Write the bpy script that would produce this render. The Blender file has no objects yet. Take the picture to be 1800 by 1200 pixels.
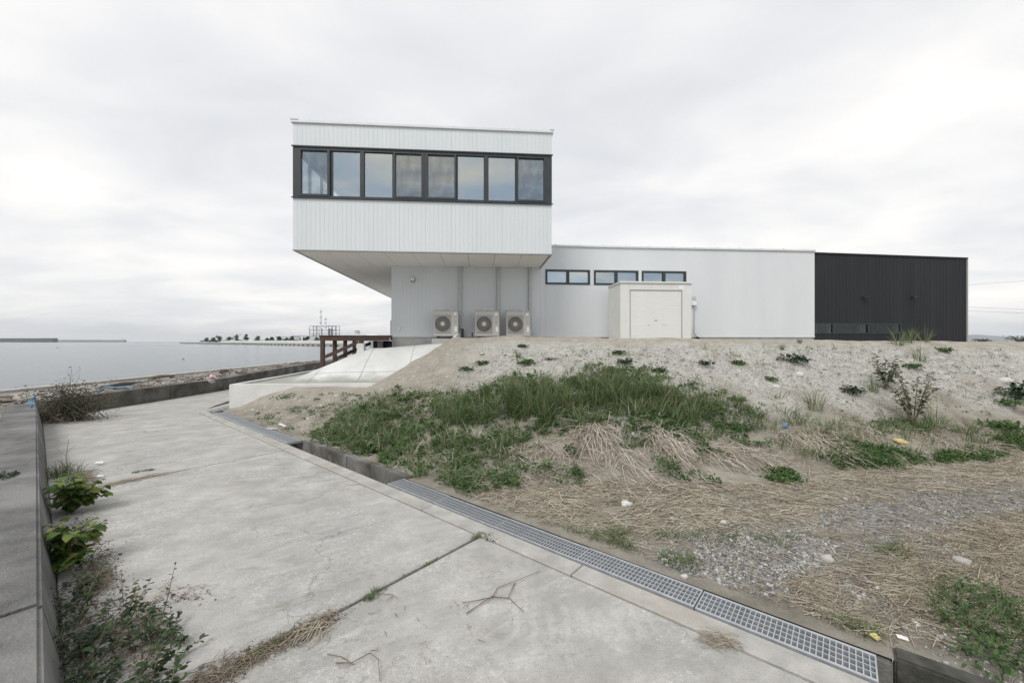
import bpy, bmesh, math
import numpy as np
from mathutils import Vector, Matrix
R = math.radians
rng = np.random.default_rng(7)
scene = bpy.context.scene
COL = scene.collection
EYE = 1.95

# ------------------------------------------------------------------ camera
cam = bpy.data.cameras.new('camera'); cam_o = bpy.data.objects.new('camera', cam)
COL.objects.link(cam_o); scene.camera = cam_o
cam.sensor_width = 36; cam.lens = 14.0; cam.clip_start = 0.05; cam.clip_end = 20000
cam_o.location = (0, 0, EYE); cam_o.rotation_euler = (R(90), 0, 0)

# ------------------------------------------------------------------ sky, sun, exposure
SUN_EL, SUN_AZ = R(50), R(208)          # azimuth clockwise from +Y: behind the camera, to the left
world = bpy.data.worlds.new('World'); scene.world = world; world.use_nodes = True
wn, wl = world.node_tree.nodes, world.node_tree.links
wn.clear()
def N(nodes, typ, **kw):
    n = nodes.new(typ)
    for k, v in kw.items():
        if k.startswith('i_'):
            key = k[2:]; n.inputs[int(key) if key.isdigit() else key.replace('_', ' ')].default_value = v
        else: setattr(n, k, v)
    return n
w_out = N(wn, 'ShaderNodeOutputWorld'); w_bg = N(wn, 'ShaderNodeBackground', i_Strength=0.1)
sky = N(wn, 'ShaderNodeTexSky', sky_type='NISHITA', sun_disc=False, sun_elevation=SUN_EL, sun_rotation=SUN_AZ)
tc = N(wn, 'ShaderNodeTexCoord'); sep = N(wn, 'ShaderNodeSeparateXYZ'); wl.new(tc.outputs['Generated'], sep.inputs[0])
zz = N(wn, 'ShaderNodeMath', operation='MAXIMUM', i_1=0.0); wl.new(sep.outputs['Z'], zz.inputs[0])
za_ = N(wn, 'ShaderNodeMath', operation='ADD', i_1=0.16); wl.new(zz.outputs[0], za_.inputs[0])
dx = N(wn, 'ShaderNodeMath', operation='DIVIDE'); wl.new(sep.outputs['X'], dx.inputs[0]); wl.new(za_.outputs[0], dx.inputs[1])
dy = N(wn, 'ShaderNodeMath', operation='DIVIDE'); wl.new(sep.outputs['Y'], dy.inputs[0]); wl.new(za_.outputs[0], dy.inputs[1])
cmb = N(wn, 'ShaderNodeCombineXYZ'); wl.new(dx.outputs[0], cmb.inputs[0]); wl.new(dy.outputs[0], cmb.inputs[1])
mp = N(wn, 'ShaderNodeMapping'); mp.inputs['Rotation'].default_value = (0, 0, R(35)); mp.inputs['Scale'].default_value = (0.9, 1.25, 1); mp.inputs['Location'].default_value = (3.3, 1.2, 0)
wl.new(cmb.outputs[0], mp.inputs[0])
n1 = N(wn, 'ShaderNodeTexNoise', i_Scale=0.5, i_Detail=6.0, i_Roughness=0.46, i_Distortion=0.5); wl.new(mp.outputs[0], n1.inputs['Vector'])
n2 = N(wn, 'ShaderNodeTexNoise', i_Scale=1.7, i_Detail=6.0, i_Roughness=0.5, i_Distortion=0.4); wl.new(mp.outputs[0], n2.inputs['Vector'])
mx = N(wn, 'ShaderNodeMix', data_type='FLOAT'); mx.inputs[0].default_value = 0.36
wl.new(n1.outputs['Fac'], mx.inputs[2]); wl.new(n2.outputs['Fac'], mx.inputs[3])
ramp = N(wn, 'ShaderNodeValToRGB'); wl.new(mx.outputs[0], ramp.inputs[0])
cr = ramp.color_ramp
cr.elements[0].position = 0.33; cr.elements[0].color = (0.545, 0.56, 0.585, 1)
cr.elements[1].position = 0.68; cr.elements[1].color = (0.915, 0.876, 0.83, 1)
e = cr.elements.new(0.46); e.color = (0.66, 0.664, 0.674, 1)
e = cr.elements.new(0.56); e.color = (0.785, 0.769, 0.752, 1)
# towards the sun the cover breaks into warm lit cumulus over blue-grey (seen mirrored in the window band)
r2 = N(wn, 'ShaderNodeValToRGB'); nb = N(wn, 'ShaderNodeTexNoise', i_Scale=1.5, i_Detail=7.0, i_Roughness=0.52, i_Distortion=0.3); wl.new(mp.outputs[0], nb.inputs['Vector']); wl.new(nb.outputs['Fac'], r2.inputs[0])
r2.color_ramp.elements[0].position = 0.40; r2.color_ramp.elements[0].color = (0.50, 0.56, 0.63, 1); r2.color_ramp.elements[1].position = 0.68; r2.color_ramp.elements[1].color = (1.0, 0.86, 0.66, 1)
e = r2.color_ramp.elements.new(0.52); e.color = (0.62, 0.645, 0.67, 1)
ys = N(wn, 'ShaderNodeMapRange', i_From_Min=-0.15, i_From_Max=-0.65, interpolation_type='SMOOTHSTEP'); wl.new(sep.outputs['Y'], ys.inputs[0])
cm = N(wn, 'ShaderNodeMix', data_type='RGBA'); wl.new(ys.outputs[0], cm.inputs[0]); wl.new(ramp.outputs['Color'], cm.inputs[6]); wl.new(r2.outputs['Color'], cm.inputs[7])
c10 = N(wn, 'ShaderNodeVectorMath', operation='SCALE'); c10.inputs['Scale'].default_value = 10.4; wl.new(cm.outputs[2], c10.inputs[0])
fm = N(wn, 'ShaderNodeMix', data_type='RGBA'); fm.inputs[0].default_value = 0.96       # cloud cover over the blue
wl.new(sky.outputs[0], fm.inputs[6]); wl.new(c10.outputs[0], fm.inputs[7])
wl.new(fm.outputs[2], w_bg.inputs['Color']); wl.new(w_bg.outputs[0], w_out.inputs['Surface'])

sun = bpy.data.lights.new('sun', 'SUN'); sun.energy = 1.65; sun.angle = R(24); sun.color = (1.0, 0.965, 0.925)
sun_o = bpy.data.objects.new('sun', sun); COL.objects.link(sun_o)
sd = Vector((math.sin(SUN_AZ) * math.cos(SUN_EL), math.cos(SUN_AZ) * math.cos(SUN_EL), math.sin(SUN_EL)))
sun_o.rotation_euler = sd.to_track_quat('Z', 'Y').to_euler(); sun_o.location = sd * 60
vs = scene.view_settings
vs.view_transform = 'Standard'; vs.look = 'None'; vs.exposure = 0.40; vs.gamma = 1.0; vs.use_curve_mapping = False
scene.cycles.use_denoising = True
scene.cycles.max_bounces = 6; scene.cycles.volume_bounces = 0; scene.cycles.diffuse_bounces = 4; scene.cycles.transparent_max_bounces = 16

# ------------------------------------------------------------------ materials
MATS = {}
def mat(name, c1, c2=None, scale=4.0, rough=0.8, bump=0.0, bscale=None, spec=0.3, metal=0.0, detail=6.0, stretch=(1, 1, 1), rotz=0.0,
        c3=None, s3=0.7, lo=0.35, hi=0.65, rnd=None, speck=None):
    m = bpy.data.materials.new(name); m.use_nodes = True; MATS[name] = m
    nt = m.node_tree; n, l = nt.nodes, nt.links
    b = n['Principled BSDF']; b.inputs['Roughness'].default_value = rough; b.inputs['Metallic'].default_value = metal
    b.inputs['Specular IOR Level'].default_value = spec
    c1 = tuple(c1) + (1,)
    t = N(n, 'ShaderNodeTexCoord'); mp = N(n, 'ShaderNodeMapping'); l.new(t.outputs['Object'], mp.inputs[0])
    mp.inputs['Scale'].default_value = stretch; mp.inputs['Rotation'].default_value = (0, 0, rotz)
    col = None
    if c2 is not None:
        a = N(n, 'ShaderNodeTexNoise', i_Scale=scale, i_Detail=detail, i_Roughness=0.6); l.new(mp.outputs[0], a.inputs['Vector'])
        rp = N(n, 'ShaderNodeValToRGB'); l.new(a.outputs['Fac'], rp.inputs[0])
        rp.color_ramp.elements[0].position = lo; rp.color_ramp.elements[0].color = c1
        rp.color_ramp.elements[1].position = hi; rp.color_ramp.elements[1].color = tuple(c2) + (1,)
        col = rp.outputs['Color']
        if c3 is not None:
            a3 = N(n, 'ShaderNodeTexNoise', i_Scale=s3, i_Detail=5.0, i_Roughness=0.55); l.new(mp.outputs[0], a3.inputs['Vector'])
            r3 = N(n, 'ShaderNodeMapRange', i_From_Min=0.48, i_From_Max=0.68); l.new(a3.outputs['Fac'], r3.inputs[0])
            mm = N(n, 'ShaderNodeMix', data_type='RGBA'); l.new(r3.outputs[0], mm.inputs[0]); l.new(col, mm.inputs[6]); mm.inputs[7].default_value = tuple(c3) + (1,)
            col = mm.outputs[2]
    if rnd is not None:                       # per-piece random attribute drives a ramp of colours
        at = N(n, 'ShaderNodeAttribute', attribute_name='rnd')
        rp = N(n, 'ShaderNodeValToRGB'); l.new(at.outputs['Fac'], rp.inputs[0])
        els = rp.color_ramp.elements
        for i, c in enumerate(rnd):
            pos = i / (len(rnd) - 1)
            if i == 0: els[0].position = 0; els[0].color = tuple(c) + (1,)
            elif i == len(rnd) - 1: els[-1].position = 1; els[-1].color = tuple(c) + (1,)
            else: e = els.new(pos); e.color = tuple(c) + (1,)
        col = rp.outputs['Color']
    if speck is not None:
        v = N(n, 'ShaderNodeTexNoise', i_Scale=speck[0], i_Detail=2.0); l.new(t.outputs['Object'], v.inputs['Vector'])
        r3 = N(n, 'ShaderNodeMapRange', i_From_Min=0.58, i_From_Max=0.72, i_To_Max=speck[2]); l.new(v.outputs['Fac'], r3.inputs[0])
        mm = N(n, 'ShaderNodeMix', data_type='RGBA'); l.new(r3.outputs[0], mm.inputs[0])
        if col is not None: l.new(col, mm.inputs[6])
        else: mm.inputs[6].default_value = c1
        mm.inputs[7].default_value = tuple(speck[1]) + (1,)
        col = mm.outputs[2]
    if col is not None: l.new(col, b.inputs['Base Color'])
    else: b.inputs['Base Color'].default_value = c1
    if bump:
        a = N(n, 'ShaderNodeTexNoise', i_Scale=bscale or scale * 4, i_Detail=6.0); l.new(t.outputs['Object'], a.inputs['Vector'])
        bp = N(n, 'ShaderNodeBump', i_Strength=bump, i_Distance=0.02); l.new(a.outputs['Fac'], bp.inputs['Height']); l.new(bp.outputs[0], b.inputs['Normal'])
    return m

ROADANG = math.atan2(0.641, -0.767)
mat('white_clad', (0.60, 0.635, 0.655), (0.64, 0.67, 0.685), 1.2, 0.42, 0.02, 30, 0.4, stretch=(1, 1, 0.25))
mat('wing_clad', (0.605, 0.63, 0.655), (0.64, 0.665, 0.685), 0.9, 0.45, 0.02, 30, 0.4, stretch=(1, 1, 0.25))
mat('coping', (0.62, 0.64, 0.65), (0.68, 0.69, 0.69), 3, 0.4, spec=0.45)
mat('soffit', (0.78, 0.77, 0.74), (0.82, 0.81, 0.78), 1.5, 0.55)
mat('grey_trim', (0.30, 0.31, 0.31), (0.34, 0.35, 0.35), 3, 0.5)
mat('dark_frame', (0.022, 0.027, 0.032), (0.034, 0.040, 0.046), 6, 0.4, spec=0.5)
mat('black_clad', (0.0105, 0.0118, 0.0155), (0.0155, 0.017, 0.0215), 1.1, 0.55, 0.03, 40, 0.4, stretch=(1, 1, 0.3))
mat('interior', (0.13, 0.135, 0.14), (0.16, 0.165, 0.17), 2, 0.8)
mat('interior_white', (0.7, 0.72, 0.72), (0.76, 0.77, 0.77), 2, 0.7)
mat('foundation', (0.36, 0.36, 0.35), (0.45, 0.45, 0.44), 3, 0.9, 0.2, 40)
mat('roofing', (0.3, 0.3, 0.3), (0.36, 0.36, 0.36), 3, 0.8)
mat('ac_body', (0.46, 0.45, 0.42), (0.50, 0.49, 0.46), 4, 0.5, spec=0.4)
mat('ac_guard', (0.31, 0.30, 0.28), (0.36, 0.35, 0.33), 4, 0.5)
mat('ac_dark', (0.045, 0.047, 0.047), (0.06, 0.06, 0.06), 4, 0.6)
mat('plastic_white', (0.72, 0.73, 0.73), (0.78, 0.78, 0.78), 5, 0.4, spec=0.5)
mat('pipe_grey', (0.44, 0.46, 0.47), (0.49, 0.50, 0.51), 4, 0.4, spec=0.5)
mat('shed_paint', (0.63, 0.635, 0.61), (0.67, 0.672, 0.65), 2, 0.45, spec=0.4)
mat('shutter_paint', (0.67, 0.675, 0.655), (0.70, 0.705, 0.685), 2, 0.4, spec=0.4)
mat('apron_concrete', (0.55, 0.56, 0.55), (0.68, 0.69, 0.68), 1.6, 0.85, 0.25, 30, c3=(0.50, 0.51, 0.50), s3=0.8, speck=(70, (0.42, 0.43, 0.42), 0.4))
_m = MATS['apron_concrete']; n, l = _m.node_tree.nodes, _m.node_tree.links; b = n['Principled BSDF']; src = b.inputs['Base Color'].links[0].from_socket      # silt line left by standing water in the basin
_t = N(n, 'ShaderNodeTexCoord'); _s = N(n, 'ShaderNodeSeparateXYZ'); l.new(_t.outputs['Object'], _s.inputs[0]); _n = N(n, 'ShaderNodeTexNoise', i_Scale=1.6, i_Detail=7.0, i_Roughness=0.6); l.new(_t.outputs['Object'], _n.inputs['Vector'])
_a = N(n, 'ShaderNodeMath', operation='MULTIPLY_ADD', i_1=0.5, i_2=-0.25); l.new(_n.outputs['Fac'], _a.inputs[0]); _b = N(n, 'ShaderNodeMath', operation='ADD'); l.new(_a.outputs[0], _b.inputs[0]); l.new(_s.outputs['Z'], _b.inputs[1])
_r = N(n, 'ShaderNodeMapRange', i_From_Min=0.66, i_From_Max=0.88, i_To_Min=0.9, i_To_Max=0.0); l.new(_b.outputs[0], _r.inputs[0])
_x = N(n, 'ShaderNodeMix', data_type='RGBA'); l.new(_r.outputs[0], _x.inputs[0]); l.new(src, _x.inputs[6]); _x.inputs[7].default_value = (0.29, 0.30, 0.265, 1); l.new(_x.outputs[2], b.inputs['Base Color'])
mat('apron_dirty', (0.26, 0.27, 0.25), (0.40, 0.41, 0.38), 2.4, 0.5, 0.15, 30, spec=0.5, c3=(0.50, 0.50, 0.47), s3=1.3)
mat('new_concrete', (0.58, 0.58, 0.555), (0.68, 0.68, 0.66), 1.8, 0.85, 0.2, 50, speck=(45, (0.45, 0.45, 0.43), 0.5))
mat('road_concrete', (0.345, 0.337, 0.318), (0.475, 0.467, 0.447), 3.2, 0.9, 0.5, 90, c3=(0.335, 0.333, 0.32), s3=0.9, lo=0.32, hi=0.68, detail=14, speck=(85, (0.22, 0.215, 0.205), 0.75))
def add_streaks(m, col, sx, sy, rot, amount, lo=0.54, hi=0.70, gate=0.9):
    n, l = m.node_tree.nodes, m.node_tree.links; b = n['Principled BSDF']; src = b.inputs['Base Color'].links[0].from_socket
    t = N(n, 'ShaderNodeTexCoord'); mp = N(n, 'ShaderNodeMapping', vector_type='TEXTURE'); mp.inputs['Rotation'].default_value = (0, 0, rot); mp.inputs['Scale'].default_value = (sx, sy, 1); l.new(t.outputs['Object'], mp.inputs[0])
    a = N(n, 'ShaderNodeTexNoise', i_Scale=1.0, i_Detail=8.0, i_Roughness=0.62, i_Distortion=0.6); l.new(mp.outputs[0], a.inputs['Vector'])
    r = N(n, 'ShaderNodeMapRange', i_From_Min=lo, i_From_Max=hi); l.new(a.outputs['Fac'], r.inputs[0])
    g = N(n, 'ShaderNodeTexNoise', i_Scale=gate, i_Detail=3.0); l.new(t.outputs['Object'], g.inputs['Vector']); gr_ = N(n, 'ShaderNodeMapRange', i_From_Min=0.40, i_From_Max=0.62, i_To_Max=amount); l.new(g.outputs['Fac'], gr_.inputs[0])
    mu = N(n, 'ShaderNodeMath', operation='MULTIPLY'); l.new(r.outputs[0], mu.inputs[0]); l.new(gr_.outputs[0], mu.inputs[1])
    mm = N(n, 'ShaderNodeMix', data_type='RGBA'); l.new(mu.outputs[0], mm.inputs[0]); l.new(src, mm.inputs[6]); mm.inputs[7].default_value = tuple(col) + (1,); l.new(mm.outputs[2], b.inputs['Base Color'])
add_streaks(MATS['road_concrete'], (0.60, 0.597, 0.58), 0.85, 0.13, R(32), 0.45, 0.52, 0.70)
add_streaks(MATS['road_concrete'], (0.55, 0.547, 0.53), 0.30, 0.10, R(32), 0.45, 0.52, 0.66, 1.4)
add_streaks(MATS['road_concrete'], (0.25, 0.245, 0.235), 1.0, 0.22, R(28), 0.5, 0.50, 0.68, gate=0.8)
add_streaks(MATS['road_concrete'], (0.27, 0.265, 0.25), 0.055, 0.045, 0.3, 0.75, 0.50, 0.64, 1.1)
add_streaks(MATS['road_concrete'], (0.60, 0.595, 0.58), 0.035, 0.030, 0.3, 0.7, 0.52, 0.66, 1.6)
add_streaks(MATS['road_concrete'], (0.29, 0.285, 0.27), 0.55, 0.42, 0.4, 0.75, 0.48, 0.62, 0.45)
add_streaks(MATS['road_concrete'], (0.19, 0.155, 0.115), 0.30, 0.22, 0.5, 0.7, 0.60, 0.70, 0.7)
def add_tread(m, x0, x1, y0, y1, slope, period, col, amount):
    # pale tyre tread print: short bars in a band across the slab, broken up by noise
    n, l = m.node_tree.nodes, m.node_tree.links; b = n['Principled BSDF']; src = b.inputs['Base Color'].links[0].from_socket
    t = N(n, 'ShaderNodeTexCoord'); sp = N(n, 'ShaderNodeSeparateXYZ'); l.new(t.outputs['Object'], sp.inputs[0])
    def M(op, a, b_=None):
        q = N(n, 'ShaderNodeMath', operation=op)
        for i_, v in enumerate((a, b_)):
            if v is None: continue
            if isinstance(v, (int, float)): q.inputs[i_].default_value = v
            else: l.new(v, q.inputs[i_])
        return q.outputs[0]
    nz = N(n, 'ShaderNodeTexNoise', i_Scale=6.0, i_Detail=6.0, i_Roughness=0.65); l.new(t.outputs['Object'], nz.inputs['Vector']); nf = M('MULTIPLY', M('SUBTRACT', nz.outputs['Fac'], 0.5), 0.10)
    X = M('ADD', sp.outputs['X'], nf); Y = M('ADD', M('SUBTRACT', sp.outputs['Y'], M('MULTIPLY', sp.outputs['X'], slope)), nf)
    def band(v, a, b_, w):
        r1 = N(n, 'ShaderNodeMapRange', i_From_Min=a, i_From_Max=a + w); l.new(v, r1.inputs[0]); r2 = N(n, 'ShaderNodeMapRange', i_From_Min=b_ - w, i_From_Max=b_, i_To_Min=1.0, i_To_Max=0.0); l.new(v, r2.inputs[0]); return M('MULTIPLY', r1.outputs[0], r2.outputs[0])
    bars = N(n, 'ShaderNodeMapRange', i_From_Min=0.1, i_From_Max=0.45); l.new(M('SINE', M('MULTIPLY', X, 6.283 / period)), bars.inputs[0])
    br = N(n, 'ShaderNodeTexNoise', i_Scale=16.0, i_Detail=5.0); l.new(t.outputs['Object'], br.inputs['Vector']); brk = N(n, 'ShaderNodeMapRange', i_From_Min=0.36, i_From_Max=0.6, i_To_Max=amount); l.new(br.outputs['Fac'], brk.inputs[0])
    f = M('MULTIPLY', M('MULTIPLY', band(X, x0, x1, 0.12), band(Y, y0, y1, 0.03)), M('MULTIPLY', bars.outputs[0], brk.outputs[0]))
    mm = N(n, 'ShaderNodeMix', data_type='RGBA'); l.new(f, mm.inputs[0]); l.new(src, mm.inputs[6]); mm.inputs[7].default_value = tuple(col) + (1,); l.new(mm.outputs[2], b.inputs['Base Color'])
add_tread(MATS['road_concrete'], -0.1, 1.05, 2.62, 2.98, -0.05, 0.118, (0.54, 0.535, 0.52), 0.30)
add_tread(MATS['road_concrete'], -0.35, 0.55, 2.28, 2.52, 0.10, 0.11, (0.52, 0.515, 0.50), 0.22)
def add_cracks(m, scale, width, col, amount):
    n, l = m.node_tree.nodes, m.node_tree.links; b = n['Principled BSDF']; src = b.inputs['Base Color'].links[0].from_socket
    t = N(n, 'ShaderNodeTexCoord'); nz = N(n, 'ShaderNodeTexNoise', i_Scale=2.2, i_Detail=6.0); l.new(t.outputs['Object'], nz.inputs['Vector'])
    sc = N(n, 'ShaderNodeVectorMath', operation='SCALE'); sc.inputs['Scale'].default_value = 0.55; l.new(nz.outputs['Color'], sc.inputs[0]); ad = N(n, 'ShaderNodeVectorMath', operation='ADD'); l.new(t.outputs['Object'], ad.inputs[0]); l.new(sc.outputs[0], ad.inputs[1])
    v = N(n, 'ShaderNodeTexVoronoi', feature='DISTANCE_TO_EDGE', i_Scale=scale); l.new(ad.outputs[0], v.inputs['Vector'])
    r = N(n, 'ShaderNodeMapRange', i_From_Min=0.0, i_From_Max=width, i_To_Min=amount, i_To_Max=0.0); l.new(v.outputs['Distance'], r.inputs[0])
    g = N(n, 'ShaderNodeTexNoise', i_Scale=0.8, i_Detail=2.0); l.new(t.outputs['Object'], g.inputs['Vector']); gr_ = N(n, 'ShaderNodeMapRange', i_From_Min=0.5, i_From_Max=0.56); l.new(g.outputs['Fac'], gr_.inputs[0])
    mu = N(n, 'ShaderNodeMath', operation='MULTIPLY'); l.new(r.outputs[0], mu.inputs[0]); l.new(gr_.outputs[0], mu.inputs[1])
    mm = N(n, 'ShaderNodeMix', data_type='RGBA'); l.new(mu.outputs[0], mm.inputs[0]); l.new(src, mm.inputs[6]); mm.inputs[7].default_value = tuple(col) + (1,); l.new(mm.outputs[2], b.inputs['Base Color'])
add_cracks(MATS['road_concrete'], 0.55, 0.005, (0.14, 0.135, 0.12), 0.5)
mat('kerb_concrete', (0.30, 0.295, 0.28), (0.45, 0.44, 0.42), 3.5, 0.9, 0.3, 60, c3=(0.36, 0.33, 0.28), s3=1.4, detail=9, speck=(90, (0.2, 0.19, 0.18), 0.5))
mat('wall_concrete', (0.09, 0.09, 0.09), (0.17, 0.168, 0.165), 3.2, 0.92, 0.6, 50, c3=(0.21, 0.208, 0.20), s3=1.4, detail=12, speck=(140, (0.33, 0.33, 0.32), 0.5))
mat('old_wall', (0.055, 0.052, 0.046), (0.15, 0.145, 0.13), 2.0, 0.95, 0.6, 25, c3=(0.20, 0.19, 0.175), s3=0.9, detail=10)
mat('ditch_concrete', (0.13, 0.128, 0.118), (0.26, 0.255, 0.24), 3, 0.95, 0.4, 40, c3=(0.07, 0.065, 0.055), s3=1.4)
mat('mossy_shade_wall', (0.035, 0.036, 0.03), (0.10, 0.098, 0.085), 5, 0.95, 0.6, 30)  # mossy dirt taken near black, the drain's poor light painted into it
mat('road_soil', (0.055, 0.045, 0.033), (0.11, 0.09, 0.065), 12, 1.0, 0.8, 60)
mat('terrace_mat', (0.20, 0.19, 0.175), (0.36, 0.35, 0.33), 1.2, 0.95, 0.6, 14, c3=(0.13, 0.10, 0.075), s3=0.7, detail=10)
mat('steel', (0.40, 0.43, 0.46), (0.53, 0.55, 0.57), 9, 0.42, 0.1, 60, spec=0.5, metal=0.55)
mat('rust_brown', (0.060, 0.036, 0.030), (0.085, 0.052, 0.043), 5, 0.7, 0.1, 60)
mat('debris_wood', (0.2, 0.16, 0.12), rough=0.95, rnd=[(0.07, 0.055, 0.042), (0.19, 0.16, 0.13), (0.31, 0.29, 0.26), (0.43, 0.42, 0.39), (0.15, 0.085, 0.055)])
mat('stone', (0.3, 0.3, 0.3), rough=0.9, rnd=[(0.13, 0.13, 0.128), (0.25, 0.25, 0.245), (0.36, 0.358, 0.35), (0.52, 0.515, 0.50)], bump=0.2, bscale=60)
mat('shell_stone', (0.5, 0.5, 0.48), rough=0.9, bump=0.3, bscale=30, rnd=[(0.27, 0.26, 0.235), (0.37, 0.36, 0.33), (0.45, 0.44, 0.41), (0.56, 0.555, 0.53)])
mat('straw', (0.4, 0.33, 0.22), rough=0.85, rnd=[(0.13, 0.105, 0.078), (0.26, 0.22, 0.165), (0.39, 0.345, 0.265), (0.50, 0.455, 0.365), (0.60, 0.555, 0.47)])
mat('dead_reed', (0.4, 0.33, 0.22), rough=0.85, rnd=[(0.20, 0.17, 0.135), (0.39, 0.335, 0.275), (0.52, 0.465, 0.395), (0.64, 0.595, 0.53)])
def leafmat(name, cols, trans=0.25):
    m = mat(name, cols[0], rough=0.6, rnd=cols, spec=0.25)
    n, l = m.node_tree.nodes, m.node_tree.links
    b = n['Principled BSDF']; o = n['Material Output']
    tr = N(n, 'ShaderNodeBsdfTranslucent'); src = b.inputs['Base Color'].links[0].from_socket
    l.new(src, tr.inputs['Color']); mxs = N(n, 'ShaderNodeMixShader', i_Fac=trans)
    l.new(b.outputs[0], mxs.inputs[1]); l.new(tr.outputs[0], mxs.inputs[2]); l.new(mxs.outputs[0], o.inputs['Surface'])
leafmat('grass', [(0.045, 0.080, 0.032), (0.085, 0.135, 0.052), (0.13, 0.185, 0.075), (0.20, 0.24, 0.12), (0.32, 0.30, 0.19)])
leafmat('herb', [(0.042, 0.082, 0.030), (0.07, 0.13, 0.044), (0.10, 0.17, 0.058), (0.15, 0.21, 0.085)])
leafmat('grey_weed', [(0.04, 0.06, 0.032), (0.07, 0.10, 0.05), (0.11, 0.14, 0.075), (0.19, 0.18, 0.11)])
leafmat('lime_leaf', [(0.028, 0.06, 0.014), (0.055, 0.105, 0.022), (0.095, 0.15, 0.032), (0.15, 0.20, 0.045), (0.20, 0.19, 0.07)])
leafmat('shrub_leaf', [(0.016, 0.036, 0.018), (0.03, 0.06, 0.028), (0.05, 0.09, 0.038), (0.075, 0.12, 0.05)])
leafmat('dark_bush', [(0.02, 0.027, 0.016), (0.04, 0.05, 0.03), (0.066, 0.08, 0.046), (0.11, 0.115, 0.07)])
leafmat('far_leaf', [(0.018, 0.032, 0.018), (0.03, 0.05, 0.026), (0.05, 0.075, 0.04)], 0.1)
mat('stem_green', (0.07, 0.09, 0.035), (0.11, 0.12, 0.05), 20, 0.7)
mat('twig', (0.13, 0.105, 0.075), (0.24, 0.20, 0.15), 15, 0.9)
mat('bark', (0.07, 0.055, 0.045), (0.11, 0.09, 0.07), 5, 0.9)
mat('blue_plastic', (0.12, 0.27, 0.42), (0.22, 0.38, 0.52), 6, 0.5)
mat('pink_plastic', (0.72, 0.66, 0.67), (0.55, 0.16, 0.24), 9, 0.4, lo=0.5, hi=0.62)
mat('yellow_plastic', (0.62, 0.52, 0.20), (0.7, 0.6, 0.28), 6, 0.5)
mat('white_scrap', (0.66, 0.66, 0.63), (0.74, 0.74, 0.72), 6, 0.6)
mat('far_white', (0.62, 0.64, 0.66), (0.68, 0.70, 0.71), 0.05, 0.7)
mat('far_grey', (0.30, 0.31, 0.30), (0.38, 0.39, 0.38), 0.05, 0.9)
mat('far_pale', (0.50, 0.50, 0.47), (0.58, 0.58, 0.55), 0.08, 0.9)
mat('far_steel', (0.12, 0.15, 0.20), (0.18, 0.21, 0.26), 0.1, 0.6)
mat('far_dark', (0.09, 0.09, 0.09), (0.13, 0.13, 0.12), 0.1, 0.9)
mat('mountain_mat', (0.035, 0.055, 0.06), (0.05, 0.07, 0.07), 0.002, 1.0)
mat('cable_black', (0.02, 0.02, 0.02), rough=0.7)

def glass(name, tint, fac, gcol):
    m = bpy.data.materials.new(name); m.use_nodes = True; MATS[name] = m
    n, l = m.node_tree.nodes, m.node_tree.links; n.clear()
    o = N(n, 'ShaderNodeOutputMaterial'); t = N(n, 'ShaderNodeBsdfTransparent'); t.inputs[0].default_value = tint + (1,)
    g = N(n, 'ShaderNodeBsdfGlossy', i_Roughness=0.015); g.inputs[0].default_value = gcol + (1,)
    x = N(n, 'ShaderNodeMixShader', i_Fac=fac); l.new(t.outputs[0], x.inputs[1]); l.new(g.outputs[0], x.inputs[2]); l.new(x.outputs[0], o.inputs['Surface'])
glass('glass', (0.88, 0.92, 0.93), 0.36, (0.80, 0.88, 0.95))
glass('glass_dark', (0.45, 0.48, 0.48), 0.06, (0.85, 0.92, 0.95))
glass('glass_clear', (0.90, 0.93, 0.93), 0.10, (0.85, 0.92, 0.95))
m = bpy.data.materials.new('insect_mesh'); m.use_nodes = True; MATS['insect_mesh'] = m
n, l = m.node_tree.nodes, m.node_tree.links; n.clear()
o = N(n, 'ShaderNodeOutputMaterial'); t = N(n, 'ShaderNodeBsdfTransparent'); d_ = N(n, 'ShaderNodeBsdfDiffuse'); d_.inputs[0].default_value = (0.07, 0.08, 0.09, 1)
tcx = N(n, 'ShaderNodeTexCoord'); nz = N(n, 'ShaderNodeTexNoise', i_Scale=3.0, i_Detail=4.0); l.new(tcx.outputs['Object'], nz.inputs['Vector'])
mr = N(n, 'ShaderNodeMapRange', i_From_Min=0.3, i_From_Max=0.7, i_To_Min=0.14, i_To_Max=0.34); l.new(nz.outputs['Fac'], mr.inputs[0])
x = N(n, 'ShaderNodeMixShader'); l.new(mr.outputs[0], x.inputs[0]); l.new(t.outputs[0], x.inputs[1]); l.new(d_.outputs[0], x.inputs[2]); l.new(x.outputs[0], o.inputs['Surface'])

m = mat('sea_water', (0.045, 0.075, 0.09), rough=0.18, spec=0.5)
n, l = m.node_tree.nodes, m.node_tree.links; b = n['Principled BSDF']
t = N(n, 'ShaderNodeTexCoord'); mp_ = N(n, 'ShaderNodeMapping'); mp_.inputs['Scale'].default_value = (0.6, 1.6, 1); l.new(t.outputs['Object'], mp_.inputs[0])
a = N(n, 'ShaderNodeTexNoise', i_Scale=1.3, i_Detail=6.0, i_Roughness=0.65); l.new(mp_.outputs[0], a.inputs['Vector'])
bp = N(n, 'ShaderNodeBump', i_Strength=0.65, i_Distance=0.14); l.new(a.outputs['Fac'], bp.inputs['Height']); l.new(bp.outputs[0], b.inputs['Normal'])

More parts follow.
